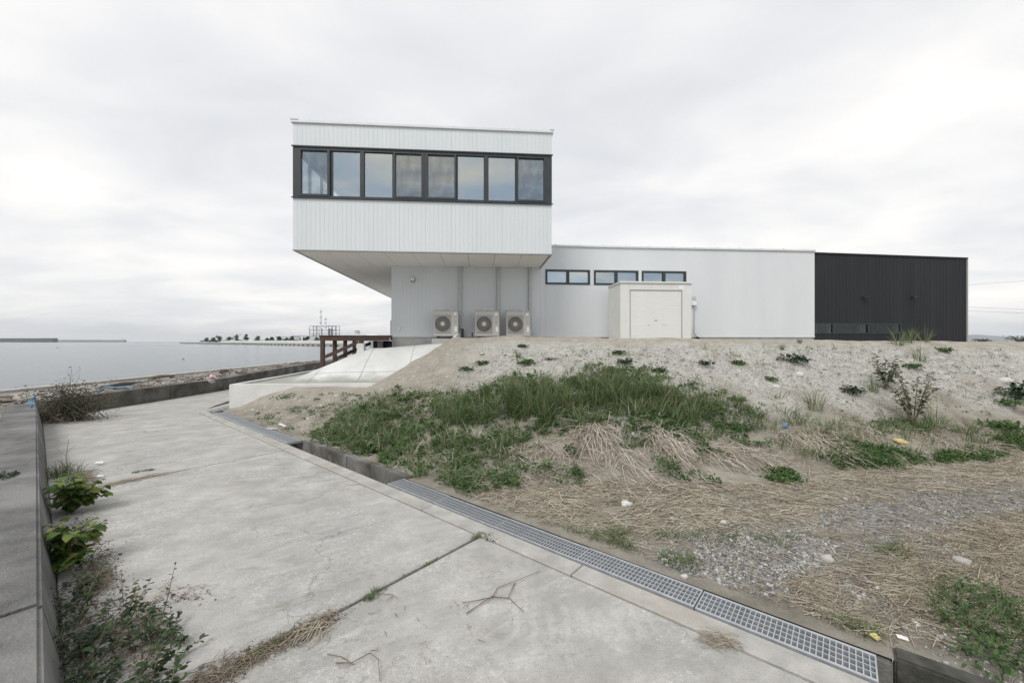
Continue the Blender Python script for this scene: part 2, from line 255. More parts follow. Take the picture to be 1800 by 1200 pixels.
# ground: masks baked as an attribute say which soil lies where (R pale shell gravel, G tan soil, B grey gravel)
m = bpy.data.materials.new('ground_mat'); m.use_nodes = True; MATS['ground_mat'] = m
n, l = m.node_tree.nodes, m.node_tree.links; b = n['Principled BSDF']; b.inputs['Roughness'].default_value = 0.95; b.inputs['Specular IOR Level'].default_value = 0.15
t = N(n, 'ShaderNodeTexCoord'); at = N(n, 'ShaderNodeAttribute', attribute_name='mask'); sp = N(n, 'ShaderNodeSeparateColor'); l.new(at.outputs['Color'], sp.inputs[0])
def ramp2(scale, ca, cb, lo, hi, detail=8, rough=0.65, voro=False):
    if voro:
        a = N(n, 'ShaderNodeTexVoronoi', i_Scale=scale); src = a.outputs['Color']
        s = N(n, 'ShaderNodeSeparateColor'); l.new(t.outputs['Object'], a.inputs['Vector']); l.new(src, s.inputs[0]); f = s.outputs[0]
    else:
        a = N(n, 'ShaderNodeTexNoise', i_Scale=scale, i_Detail=float(detail), i_Roughness=rough); l.new(t.outputs['Object'], a.inputs['Vector']); f = a.outputs['Fac']
    r = N(n, 'ShaderNodeValToRGB'); l.new(f, r.inputs[0]); r.color_ramp.elements[0].position = lo; r.color_ramp.elements[1].position = hi
    r.color_ramp.elements[0].color = tuple(ca) + (1,); r.color_ramp.elements[1].color = tuple(cb) + (1,)
    return r.outputs['Color']
def mixc(f, a, b_):
    mm = N(n, 'ShaderNodeMix', data_type='RGBA'); l.new(f, mm.inputs[0]); l.new(a, mm.inputs[6]); l.new(b_, mm.inputs[7]); return mm.outputs[2]
base_c = ramp2(2.2, (0.20, 0.182, 0.15), (0.37, 0.345, 0.295), 0.34, 0.66, 10)
pale_c = ramp2(7, (0.30, 0.29, 0.262), (0.48, 0.47, 0.438), 0.36, 0.62, 10)
pale_v = ramp2(34, (0.26, 0.25, 0.225), (0.60, 0.59, 0.56), 0.1, 0.95, voro=True)
mm = N(n, 'ShaderNodeMix', data_type='RGBA'); mm.inputs[0].default_value = 0.38; l.new(pale_c, mm.inputs[6]); l.new(pale_v, mm.inputs[7]); pale = mm.outputs[2]
tan_c = ramp2(4.5, (0.285, 0.262, 0.222), (0.42, 0.395, 0.345), 0.35, 0.65, 9)
grey_v = ramp2(38, (0.12, 0.12, 0.118), (0.36, 0.358, 0.35), 0.05, 0.95, voro=True)
c = mixc(sp.outputs[0], base_c, pale); c = mixc(sp.outputs[1], c, tan_c); c = mixc(sp.outputs[2], c, grey_v)
l.new(c, b.inputs['Base Color'])
a = N(n, 'ShaderNodeTexNoise', i_Scale=14.0, i_Detail=10.0, i_Roughness=0.75); l.new(t.outputs['Object'], a.inputs['Vector'])
bp = N(n, 'ShaderNodeBump', i_Strength=0.9, i_Distance=0.045); l.new(a.outputs['Fac'], bp.inputs['Height']); l.new(bp.outputs[0], b.inputs['Normal'])

# ------------------------------------------------------------------ helpers
def tag(o, label=None, cat=None, group=None, kind=None):
    if label: o['label'] = label
    if cat: o['category'] = cat
    if group: o['group'] = group
    if kind: o['kind'] = kind
    return o
def link(name, me, m=None, parent=None):
    o = bpy.data.objects.new(name, me); COL.objects.link(o)
    if m and not me.materials: me.materials.append(MATS[m])
    if parent: o.parent = parent
    return o
def empty(name, loc=(0, 0, 0), rz=0.0, label=None, cat=None, group=None):
    o = bpy.data.objects.new(name, None); COL.objects.link(o); o.location = loc; o.rotation_euler = (0, 0, rz)
    o.empty_display_size = 0.2
    return tag(o, label, cat, group)
class MB:
    def __init__(s): s.v = []; s.f = []; s.sm = False
    def add(s, v, f):
        k = len(s.v); s.v += [tuple(p) for p in v]; s.f += [tuple(i + k for i in q) for q in f]; return s
    def box(s, x0, x1, y0, y1, z0, z1):
        return s.add([(x0, y0, z0), (x1, y0, z0), (x1, y1, z0), (x0, y1, z0), (x0, y0, z1), (x1, y0, z1), (x1, y1, z1), (x0, y1, z1)],
                     [(0, 3, 2, 1), (4, 5, 6, 7), (0, 1, 5, 4), (1, 2, 6, 5), (2, 3, 7, 6), (3, 0, 4, 7)])
    def bar(s, p, q, w, h, up=(0, 0, 1)):
        p, q = Vector(p), Vector(q); d = (q - p).normalized(); sd_ = d.cross(Vector(up))
        if sd_.length < 1e-4: sd_ = Vector((1, 0, 0))
        sd_.normalize(); u = sd_.cross(d).normalized(); V = []
        for c in (p, q):
            for a, b_ in ((-1, -1), (1, -1), (1, 1), (-1, 1)): V.append(c + sd_ * a * w / 2 + u * b_ * h / 2)
        return s.add(V, [(0, 3, 2, 1), (4, 5, 6, 7), (0, 1, 5, 4), (1, 2, 6, 5), (2, 3, 7, 6), (3, 0, 4, 7)])
    def tube(s, pts, r, n=8, cap=True):
        pts = [Vector(p) for p in pts]; rr = r if hasattr(r, '__len__') else [r] * len(pts); rings = []
        for i, p in enumerate(pts):
            d = (pts[min(i + 1, len(pts) - 1)] - pts[max(i - 1, 0)]).normalized()
            a = d.cross(Vector((0, 0, 1)))
            if a.length < 1e-3: a = d.cross(Vector((0, 1, 0)))
            a.normalize(); b_ = d.cross(a)
            rings.append([p + (a * math.cos(t) + b_ * math.sin(t)) * rr[i] for t in [2 * math.pi * k / n for k in range(n)]])
        V = [q for r_ in rings for q in r_]; F = []
        for i in range(len(pts) - 1):
            for k in range(n): F.append((i * n + k, i * n + (k + 1) % n, (i + 1) * n + (k + 1) % n, (i + 1) * n + k))
        if cap: F.append(tuple(range(n))[::-1]); F.append(tuple(range((len(pts) - 1) * n, len(pts) * n)))
        return s.add(V, F)
    def prism(s, poly, z0, z1):
        k = len(poly)
        return s.add([(x, y, z0) for x, y in poly] + [(x, y, z1) for x, y in poly],
                     [tuple(range(k))[::-1], tuple(range(k, 2 * k))] + [(i, (i + 1) % k, k + (i + 1) % k, k + i) for i in range(k)])
    def build(s, name, m=None, parent=None, bevel=0.0, smooth=False, seg=2):
        me = bpy.data.meshes.new(name); me.from_pydata(s.v, [], s.f)
        bm = bmesh.new(); bm.from_mesh(me)
        bmesh.ops.recalc_face_normals(bm, faces=bm.faces)
        if bevel: bmesh.ops.bevel(bm, geom=[e for e in bm.edges if e.calc_face_angle(0) > 0.5], offset=bevel, segments=seg, affect='EDGES', clamp_overlap=True)
        if smooth:
            for f in bm.faces: f.smooth = True
        bm.to_mesh(me); bm.free()
        return link(name, me, m, parent)
def raw(name, V, F, m, parent=None, rnd=None, smooth=False):
    """numpy vertices (n,3) and faces (m,k) into one mesh"""
    V = np.asarray(V, np.float32); F = np.asarray(F, np.int32)
    me = bpy.data.meshes.new(name); k = F.shape[1]
    me.vertices.add(len(V)); me.vertices.foreach_set('co', V.ravel())
    me.loops.add(F.size); me.loops.foreach_set('vertex_index', F.ravel())
    me.polygons.add(len(F)); me.polygons.foreach_set('loop_start', np.arange(0, F.size, k, dtype=np.int32))
    me.update(calc_edges=True)
    if smooth: me.polygons.foreach_set('use_smooth', np.ones(len(F), bool))
    if rnd is not None:
        at = me.attributes.new('rnd', 'FLOAT', 'POINT'); at.data.foreach_set('value', np.asarray(rnd, np.float32))
    me.validate(); return link(name, me, m, parent)
class Bag:
    """gathers many small meshes with the same face size"""
    def __init__(s): s.V = []; s.F = []; s.r = []; s.n = 0
    def add(s, V, F, r):
        if len(V) == 0: return
        s.V.append(V); s.F.append(F + s.n); s.r.append(r); s.n += len(V)
    def build(s, name, m, parent=None, smooth=False):
        return raw(name, np.concatenate(s.V), np.concatenate(s.F), m, parent, np.concatenate(s.r), smooth)
def vnoise(x, y, seed=0):
    xi = np.floor(x).astype(np.int64); yi = np.floor(y).astype(np.int64); fx = x - xi; fy = y - yi
    fx = fx * fx * (3 - 2 * fx); fy = fy * fy * (3 - 2 * fy)
    def h(a, b_):
        q = (a * 374761393 + b_ * 668265263 + seed * 1442695041) & 0x7fffffff
        q = ((q ^ (q >> 13)) * 1274126177) & 0x7fffffff
        return ((q ^ (q >> 16)) & 0xffff) / 65535.0
    return (h(xi, yi) * (1 - fx) + h(xi + 1, yi) * fx) * (1 - fy) + (h(xi, yi + 1) * (1 - fx) + h(xi + 1, yi + 1) * fx) * fy
def fbm(x, y, seed=0, oct=4):
    s = 0; a = 0.5; t = 0
    for i in range(oct): s = s + a * vnoise(x * 2 ** i, y * 2 ** i, seed + i); t += a; a *= 0.5
    return s / t
def sstep(a, b_, x): t = np.clip((x - a) / (b_ - a), 0, 1); return t * t * (3 - 2 * t)

# drain frame: t runs along the road away from the camera, a runs from the road up to the slope
O2 = np.array([-1.68, 5.40]); DV = np.array([-0.767, 0.641]); NV = np.array([0.641, 0.767])
DV = DV / np.linalg.norm(DV); NV = np.array([DV[1], -DV[0]])
def ta(t, a): return (O2[0] + DV[0] * t + NV[0] * a, O2[1] + DV[1] * t + NV[1] * a)
def to_ta(X, Y): return (X - O2[0]) * DV[0] + (Y - O2[1]) * DV[1], (X - O2[0]) * NV[0] + (Y - O2[1]) * NV[1]
# building frame
TH = math.atan(0.0786); CB, SB = math.cos(TH), math.sin(TH); BY = 16.0
def uv(u, v): return (u * CB - v * SB, BY + u * SB + v * CB)
def to_uv(X, Y): return X * CB + (Y - BY) * SB, -X * SB + (Y - BY) * CB
def ux(px, v): r = (px - 900) / 700.0; return (r * (BY + v * CB) + v * SB) / (CB - r * SB)
def uz(py, u, v): return EYE + (600 - py) / 700.0 * (BY + u * SB + v * CB)

TOE_X = [-8.2, -3.5, -1.6, 0.4, 2.0, 4.5, 8.0, 14.0, 40.0]
TOE_Y = [11.45, 7.55, 6.02, 5.5, 5.45, 5.9, 6.8, 7.8, 9.0]
EDG_X = [-8.2, -7.0, -6.3, -4.25, -2.15, -1.0, 0.0, 2.0, 5.0, 10.0, 15.0, 25.0, 60.0]
EDG_Y = [11.5, 11.58, 11.63, 11.80, 14.45, 13.9, 13.0, 12.0, 11.2, 11.0, 11.2, 12.0, 14.0]
EDG_Z = [0.04, 0.44, 0.62, 0.60, 2.06, 2.10, 2.10, 2.07, 2.00, 1.95, 1.92, 1.90, 1.90]
def height(X, Y, rough=True):
    X = np.asarray(X, float); Y = np.asarray(Y, float)
    yt = np.interp(X, TOE_X, TOE_Y); ye = np.interp(X, EDG_X, EDG_Y); zE = np.interp(X, EDG_X, EDG_Z)
    u = np.clip((Y - yt) / np.maximum(ye - yt, 0.08), 0, 1)
    s = 0.62 * u + 0.38 * (u * u * (3 - 2 * u)); s = np.where(u > 0.86, np.minimum(s, s), s)
    z = zE * s
    if rough:
        nz = fbm(X * 0.9, Y * 0.9, 3, 4) - 0.5; nf = fbm(X * 3.6, Y * 3.6, 11, 4) - 0.5
        z = z + (nz * 0.36 + nf * 0.15) * np.sin(np.pi * np.clip(u * 0.95, 0, 1)) ** 0.7 * np.clip(zE, 0.3, 2) * 0.5
        fl = (u <= 0) | (u >= 1)
        z = z + np.where(u <= 0.05, nz * 0.07 + nf * 0.025, 0) + np.where(u >= 0.98, nz * 0.03 + nf * 0.012, 0)
        tt, aa = to_ta(X, Y)
        z = np.where(aa < 1.2, z * np.clip((aa - 0.31) / 0.8, 0, 1) + 0.0, z)
    ub, vb = to_uv(X, Y)
    z = np.where((X < -2.10) & (Y > ye + 0.10), -0.45, z)
    z = np.where((X < -8.3), -0.45, z); z = np.where(X < -17.2, -3.0, z)
    z = np.where((vb > 0.4) & (ub > -4.6) & (ub < 20), np.minimum(z, 1.7), z)
    return z
def hit(px, py):
    """where the line of sight through a photo pixel meets the terrain"""
    r = (px - 900) / 700.0; k = (600 - py) / 700.0
    Z = np.linspace(1.5, 30, 6000); h = height(r * Z, Z); i = np.argmax(EYE + k * Z <= h)
    return (r * Z[i], Z[i], float(h[i]))
def flat(px, py, z=0.0):
    Z = (EYE - z) * 700.0 / (py - 600); return ((px - 900) / 700.0 * Z, Z)

# ------------------------------------------------------------------ the ground sheet
def grow(lo, hi, step, far_lo, far_hi, g=1.09):
    mid = list(np.arange(lo, hi, step)); s = step; x = mid[-1]; up = []
    while x < far_hi: s *= g; x += s; up.append(x)
    s = step; x = mid[0]; dn = []
    while x > far_lo: s *= g; x -= s; dn.append(x)
    return np.array(dn[::-1] + mid + up)
tg = grow(-14, 10, 0.075, -5600, 4000, 1.12)
ag = np.array(list(np.arange(0.31, 13, 0.075))); s = 0.075; x = ag[-1]; ext = []
while x < 5600: s *= 1.12; x += s; ext.append(x)
ag = np.concatenate([ag, ext])
T, A = np.meshgrid(tg, ag, indexing='ij')
GX = O2[0] + DV[0] * T + NV[0] * A; GY = O2[1] + DV[1] * T + NV[1] * A
GZ = height(GX, GY)
nt_, na_ = T.shape
idx = np.arange(nt_ * na_).reshape(nt_, na_)
F = np.stack([idx[:-1, :-1], idx[1:, :-1], idx[1:, 1:], idx[:-1, 1:]], -1).reshape(-1, 4)[:, ::-1]
ground = raw('ground', np.stack([GX, GY, GZ], -1).reshape(-1, 3), F, 'ground_mat', smooth=True)
tag(ground, kind='structure')
yt = np.interp(GX, TOE_X, TOE_Y); ye = np.interp(GX, EDG_X, EDG_Y); U = (GY - yt) / np.maximum(ye - yt, 0.1)
wob = (fbm(GX * 1.3, GY * 1.3, 21) - 0.5)
pale = sstep(0.22, 0.50, U + wob * 0.5) * sstep(-2.6, -0.2, GX + wob * 2.0 - 0.3)
tanm = np.maximum(sstep(0.84, 0.93, U + wob * 0.14), 0.75 * sstep(0.35, 0.75, U + wob * 0.4) * (1 - sstep(-2.4, -0.4, GX + wob * 2)))
gp = np.zeros_like(GX)
for (cx, cy, rx, ry, rot) in ((2.25, 3.45, 1.15, 0.55, 0.1), (5.3, 4.75, 1.9, 0.5, 0.40), (3.3, 3.7, 0.8, 0.4, 0.3)):
    ddx, ddy = GX - cx, GY - cy; c_, s_ = math.cos(rot), math.sin(rot)
    q = np.sqrt(((ddx * c_ + ddy * s_) / rx) ** 2 + ((-ddx * s_ + ddy * c_) / ry) ** 2)
    gp = np.maximum(gp, 1 - sstep(0.45, 1.15, q + wob * 1.9))
gp *= (U < 0.05)
ca = ground.data.color_attributes.new('mask', 'FLOAT_COLOR', 'POINT')
ca.data.foreach_set('color', np.stack([pale, tanm, gp, np.ones_like(gp)], -1).astype(np.float32).ravel())

# ------------------------------------------------------------------ sea and shore
sea_x = np.concatenate([-np.geomspace(7000, 17, 40), [-16.9]]); sea_y = np.concatenate([[-400], np.linspace(-20, 60, 20), np.geomspace(70, 9500, 40)])
SX, SY = np.meshgrid(sea_x, sea_y, indexing='ij'); idx = np.arange(SX.size).reshape(SX.shape)
F = np.stack([idx[:-1, :-1], idx[1:, :-1], idx[1:, 1:], idx[:-1, 1:]], -1).reshape(-1, 4)
tag(raw('sea', np.stack([SX, SY, np.full_like(SX, -0.6)], -1).reshape(-1, 3), F, 'sea_water'), kind='structure')
W1L = [ta(t, -3.56) for t in (10.5, -9)]
poly = [(-16.6, -3), (-16.6, 75), (-15.3, 75), (-15.3, 40), (-13.5, 24), (-11.95, 16), (-11.95, 13.5), (-12.05, 11.3), W1L[0], W1L[1]]
tag(MB().prism(poly, -1.2, 0.26).build('shore_terrace', 'terrace_mat'), kind='structure')
edge = empty('quay_edge', (-16.9, 0, 0), 0, 'pale low concrete quay edge running along the sea', 'quay edge')
for i in range(13):
    MB().box(-0.35, 0.32, -2 + i * 6.0, 3.97 + i * 6.0, -1.5, 0.34).build('edge_block', 'kerb_concrete', edge, 0.03)

# ------------------------------------------------------------------ road of cast slabs, kerb, ditch
road = MB().prism([ta(-9, -3.0), ta(-9, -0.02), ta(9.2, -0.02), (-8.75, 12.2), (-9.9, 46), (-15.2, 46), (-13.4, 24), (-11.8, 16), (-11.8, 11.3), ta(10.5, -3.0)], -0.4, -0.035).build('road', 'road_soil')
tag(road, kind='structure')
J = [-9.0, -6.85, -1.94, 2.95, 8.72]
g_ = 0.019
polys = []
for i in range(4): polys.append([ta(J[i] + g_, -2.955), ta(J[i + 1] - g_, -2.955), ta(J[i + 1] - g_, -0.215), ta(J[i] + g_, -0.215)])
polys.append([ta(8.735, -2.955), ta(10.46, -2.955), (-11.68, 11.3), (-11.55, 13.5), (-9.55, 14.0), (-9.05, 12.1), ta(8.735, -0.215)])
polys.append([(-11.55, 13.53), (-11.55, 16), (-12.2, 19), (-9.8, 19.4), (-9.57, 14.03)])
polys.append([(-12.22, 19.03), (-13.15, 24), (-15.0, 40), (-10.4, 40), (-9.82, 19.43)])
for p in polys:
    mb = MB().prism(p, -0.2, 0.0); mb.build('slab', 'road_concrete', road, 0.008, seg=1)
for k in range(9):
    MB().prism([ta(-9 + k * 2.0 + 0.004, -0.205), ta(-7 + k * 2.0 - 0.004, -0.205), ta(-7 + k * 2.0 - 0.004, -0.012), ta(-9 + k * 2.0 + 0.004, -0.012)], -0.2, 0.012).build('kerb_block', 'kerb_concrete', road, 0.008, seg=1)
MB().prism([ta(9.004, -0.205), (-9.0, 13.2), (-8.62, 13.2), (-8.53, 11.04), ta(8.42, -0.012), ta(8.6, -0.205)], -0.2, 0.008).build('kerb_block', 'kerb_concrete', road, 0.008, seg=1)
GW = 0.29
ditch = empty('drain_channel', ta(0, 0) + (0,), math.atan2(DV[1], DV[0]), 'open grey concrete drainage channel beside the road', 'drain')
# local x along t, local y = -a
mb = MB(); mb.box(-9, 8.9, -GW - 0.13, 0.0, -0.62, -0.45); mb.build('channel_floor', 'ditch_concrete', ditch)
for a0, a1 in ((-9, -7), (-7, -4.98), (-4.98, -3), (-3, -1), (-1, 0), (0, 1.7), (1.7, 3.42), (3.42, 5), (5, 7), (7, 8.42)):
    k = a0; a1 = a1 - 0.006
    MB().box(a0, a1, -GW - 0.145, -GW - 0.012, -0.6, (0.02 if -0.1 <= a0 < 3.4 or a1 < -4.9 else -0.03) + 0.006 * math.sin(k * 2.3)).build('far_side_wall', 'mossy_shade_wall' if a1 < -4.9 else 'ditch_concrete', ditch, 0.012)
    MB().box(a0, a1, -0.011, 0.06, -0.6, -0.05).build('near_side_wall', 'ditch_concrete', ditch, 0.004, seg=1)

# steel gratings ----------------------------------------------------
def make_grate():
    g = empty('drain_grating')
    L, W = 0.985, GW - 0.03
    fr = MB(); fr.box(0, L, -W, -W + 0.022, -0.04, 0); fr.box(0, L, -0.022, 0, -0.04, 0)
    fr.build('frame', 'steel', g)
    bbar = None
    for k in range(2):
        x = 0.0 if k == 0 else L - 0.008
        MB().box(x, x + 0.008, -W + 0.022, -0.022, -0.04, -0.001).build('end_bar', 'steel', g)
    for k in range(3):
        y = -W + 0.022 + (W - 0.044) * (k + 1) / 4
        if bbar is None: bbar = MB().box(0.008, L - 0.008, -0.004, 0.004, -0.038, -0.0015).build('bearing_bar', 'steel', g)
        else: bbar2 = link('bearing_bar', bbar.data, None, g); bbar2.location.y = y; continue
        bbar.location.y = y
    cb = None; nC = 31
    for k in range(1, nC):
        x = L * k / nC
        if cb is None: cb = MB().box(-0.0032, 0.0032, -W + 0.022, -0.022, -0.034, -0.0028).build('cross_bar', 'steel', g); cb.location.x = x
        else: c2 = link('cross_bar', cb.data, None, g); c2.location.x = x
    return g
def copy_tree(o, parent=None):
    c = o.copy(); COL.objects.link(c)
    if parent: c.parent = parent
    for ch in list(o.children): copy_tree(ch, c)
    return c
grate0 = make_grate(); first = True
glabels = ['galvanised steel drain grating nearest the camera, ending at the dark open drain', 'galvanised drain grating second from the camera end',
           'galvanised drain grating third from the camera end', 'galvanised drain grating fourth from the camera end',
           'steel drain grating at the near end of the open ditch',
           'steel drain grating at the far end of the open ditch', 'steel drain grating second beyond the open ditch', 'steel drain grating third beyond the open ditch',
           'steel drain grating fourth beyond the open ditch', 'steel drain grating at the corner of the white retaining wall']
tpos = [-4.90, -3.905, -2.92, -1.935, -0.95] + [3.41 + 0.995 * k for k in range(5)]
grates = []
for k, tp in enumerate(tpos):
    g = grate0 if k == 0 else copy_tree(grate0)
    tag(g, glabels[k], 'drain grating', 'steel gratings over the roadside drain')
    x_, y_ = ta(tp, 0.008); g.location = (x_, y_, 0.014 + 0.004 * math.sin(k * 1.7)); g.rotation_euler = (0, 0, math.atan2(DV[1], DV[0]) + 0.004 * math.sin(k * 3.1)); grates.append(g)
g = copy_tree(grate0); tag(g, 'steel drain grating running back along the side of the white retaining wall', 'drain grating', 'steel gratings over the roadside drain')
g.location = (-8.50, 11.02, 0.014); g.rotation_euler = (0, 0, R(94.5))
g = copy_tree(grate0); tag(g, 'steel drain grating second along the side of the white retaining wall', 'drain grating', 'steel gratings over the roadside drain'); g.location = (-8.58, 12.02, 0.014); g.rotation_euler = (0, 0, R(94.5))
MB().prism([ta(8.44, -0.01), (-8.19, 11.2), (-8.25, 13.2), (-8.95, 13.2), (-8.90, 12.05), ta(9.02, -0.19)], -0.3, -0.06).build('sump_floor', 'ditch_concrete', road)

# ------------------------------------------------------------------ road-side walls
wall = empty('concrete_wall', ta(0, -2.96) + (0,), math.atan2(DV[1], DV[0]), 'low grey weathered concrete wall along the left of the road', 'wall')
for a0, a1 in ((-9, -1.2), (-1.19, 10.5)):
    V = [(0.0, 0.0), (0.085, 0.44), (0.56, 0.44), (0.60, -0.3), (0.0, -0.3)]   # (left offset, z)
    k = len(V); mb = MB()
    mb.add([(a0, y, z) for y, z in V] + [(a1, y, z) for y, z in V], [tuple(range(k)), tuple(range(k, 2 * k))[::-1]] + [(i, (i + 1) % k, k + (i + 1) % k, k + i) for i in range(k)])
    mb.build('wall_section', 'wall_concrete', wall, 0.018)
fp = [(-11.66, 10.0), (-11.72, 11.3), (-11.58, 13.5), (-11.6, 16.0), (-12.3, 19.5), (-13.2, 24), (-15.0, 40)]
w2 = empty('sea_wall', fp[0] + (0,), 0, 'dark stained low sea wall curving along the far road', 'wall')
for i in range(len(fp) - 1):
    p, q = Vector(fp[i]), Vector(fp[i + 1]); d = (q - p).normalized(); nn = Vector((-d.y, d.x)) * 0.4; o_ = Vector(fp[0]); e_ = d * 0.006
    MB().prism([tuple(p + e_ - o_), tuple(q - e_ - o_), tuple(q + nn - e_ - o_), tuple(p + nn + e_ - o_)], -0.3, 0.46).build('wall_section', 'old_wall', w2, 0.02)

# ------------------------------------------------------------------ concrete apron below the building
apron = empty('concrete_apron', uv(-8.5, -3.85) + (0,), TH, 'pale concrete apron sloping up to the building behind a low retaining wall', 'retaining slope')
def ap(u, v): return (u + 8.5, v + 3.85)
def apron_z(u, v):
    su = np.clip((u + 8.05) / 2.75, 0, 1); sv = np.clip((v + 3.12) / 2.35, 0, 1)
    s = -np.log(np.exp(-7 * su) + np.exp(-7 * sv)) / 7 + 0.0; s = np.clip(s, 0, 1)
    f = np.where(s < 0.3, s * s / 0.6 * 1.0, 0.15 + (s - 0.3)) / 0.85; f = f - 0.08 * sstep(0.8, 1.0, f) * 0
    zt = 1.84 + 0.26 * np.clip((u + 4.9) / 2.6, 0, 1)
    return 0.655 + (zt - 0.655) * np.clip(f, 0, 1)
def curb_u(v): return np.interp(v, [-4.2, -1.33, 0.2], [-4.42, -2.22, -1.9])
us = [-8.32, -6.7, -5.2, -3.7, -1.5]; vs_ = [-3.45, -2.3, -0.02]
vs_left = [-3.45, -2.3, 0.9, 4.0, 9.0, 16]
for i in range(4):
    vv_list = vs_left if i < 2 else vs_
    for j in range(len(vv_list) - 1):
        n_u, n_v = 14, 12
        uu = np.linspace(us[i] + 0.006, us[i + 1] - 0.006, n_u); vv = np.linspace(vv_list[j] + 0.006, vv_list[j + 1] - 0.006, n_v)
        UU, VV = np.meshgrid(uu, vv, indexing='ij')
        UU = np.minimum(UU, curb_u(VV) + 0.05 + 0.02 * (UU - UU.min()))
        ZZ = apron_z(UU, VV) + (fbm(UU * 2, VV * 2, 5) - 0.5) * 0.025
        if i == 1 and j == 1: UUc = None
        idx = np.arange(n_u * n_v).reshape(n_u, n_v)
        F = np.stack([idx[:-1, :-1], idx[1:, :-1], idx[1:, 1:], idx[:-1, 1:]], -1).reshape(-1, 4)
        if (UU.max() - UU.min()) < 0.2: continue
        raw('panel', np.stack([UU + 8.5, VV + 3.85, ZZ], -1).reshape(-1, 3), F, 'apron_concrete', apron, smooth=True)
# basin floor and walls
MB().box(0.15, 4.3, 0.15, 0.42, 0.3, 0.648).build('basin_floor', 'apron_dirty', apron)
MB().box(0.0, 4.15, 0.0, 0.16, -0.3, 0.71).build('front_wall', 'new_concrete', apron, 0.012)
MB().box(0.0, 0.16, 0.163, 20, -0.3, 0.71).build('side_wall', 'new_concrete', apron, 0.012)
pts = []
for v in np.linspace(-4.15, -0.7, 24):
    u = float(curb_u(v)); X_, Y_ = uv(u, v)
    z = float(np.interp(v, [-4.15, -3.6, -3.0, -2.3, -1.5, -1.1, -0.7], [0.56, 0.64, 0.86, 1.28, 1.88, 2.08, 2.13]))
    pts.append((u + 8.5, v + 3.85, z + 0.07))
mb = MB()
for i in range(len(pts) - 1): mb.bar((pts[i][0], pts[i][1], pts[i][2] - 0.12), (pts[i + 1][0], pts[i + 1][1], pts[i + 1][2] - 0.12), 0.11, 0.32)
mb.build('edge_curb', 'new_concrete', apron)

# ------------------------------------------------------------------ the building
bld = empty('harbour_building', (0, BY, 0), TH, 'long low white building with cantilevered window box and black end block', 'building')
def ribbed(name, m, u0, u1, z0, z1, v, th, pitch, gw, depth, parent=bld, axis='v', bevelz=True):
    """upright sheet with vertical grooves (depth>0) or ribs (depth<0) on its front face"""
    prof = []; nb = max(1, int(round((u1 - u0) / pitch))); p = (u1 - u0) / nb
    prof.append((u0, v))
    for k in range(1, nb):
        c = u0 + k * p; prof += [(c - gw / 2, v), (c - gw / 4, v + depth), (c + gw / 4, v + depth), (c + gw / 2, v)]
    prof.append((u1, v)); prof += [(u1, v + th), (u0, v + th)]
    mb = MB(); mb.prism(prof, z0, z1); return mb.build(name, m, parent)
VF = -2.54
UL, UR = ux(515, VF), ux(970, VF)
ZS, ZW0, ZW1, ZT = 4.895, 6.60, 8.28, 9.02
NP = 10
for k in range(NP):
    a0 = UL + (UR - UL) * k / NP; a1 = UL + (UR - UL) * (k + 1) / NP - 0.004
    ribbed('cladding_panel', 'white_clad', a0, a1, ZS + 0.035, ZW0 - 0.012, VF, 0.12, 0.1412, 0.011, 0.006)
    ribbed('cladding_panel', 'white_clad', a0, a1, ZW1 + 0.012, ZT, VF, 0.12, 0.1412, 0.011, 0.006)
MB().box(UL - 0.012, UR + 0.012, VF - 0.012, VF + 0.1, ZS, ZS + 0.033).build('bottom_trim', 'grey_trim', bld)
MB().box(UL - 0.05, UR + 0.05, VF - 0.055, VF + 0.30, ZT + 0.002, ZT + 0.085).build('coping', 'coping', bld, 0.008)
MB().box(UL - 0.05, UL + 0.30, VF + 0.302, 12.2, ZT + 0.002, ZT + 0.085).build('coping', 'coping', bld, 0.008)
MB().box(UR - 0.30, UR + 0.05, VF + 0.302, 12.2, ZT + 0.002, ZT + 0.085).build('coping', 'coping', bld, 0.008)
for k in range(9):
    uu = UL + 0.5 + k * (UR - UL - 1.0) / 8
    MB().box(uu - 0.03, uu + 0.03, VF - 0.03, VF + 0.06, ZT + 0.087, ZT + 0.12).build('coping_clip', 'coping', bld, 0.005)
for uu in (UL, UR): MB().box(uu - 0.07, uu + 0.18 if uu < 0 else uu + 0.07, VF - 0.07, VF + 0.2, ZT + 0.087, ZT + 0.13).build('coping_end_cap', 'coping', bld, 0.006)
for uu, th in ((UL, 1), (UR, -1)):      # sides of the box
    s0, s1 = sorted((uu, uu + 0.12 * th))
    MB().box(s0, s1, VF + 0.122, 12, ZS + 0.035, ZW0 - 0.012).build('side_wall', 'white_clad', bld)
    MB().box(s0, s1, VF + 0.122, 12, ZW1 + 0.012, ZT).build('side_wall', 'white_clad', bld)
    if th == -1: MB().box(s0, s1, VF + 0.25, 12, ZW0 - 0.01, ZW1 + 0.01).build('side_wall', 'white_clad', bld)
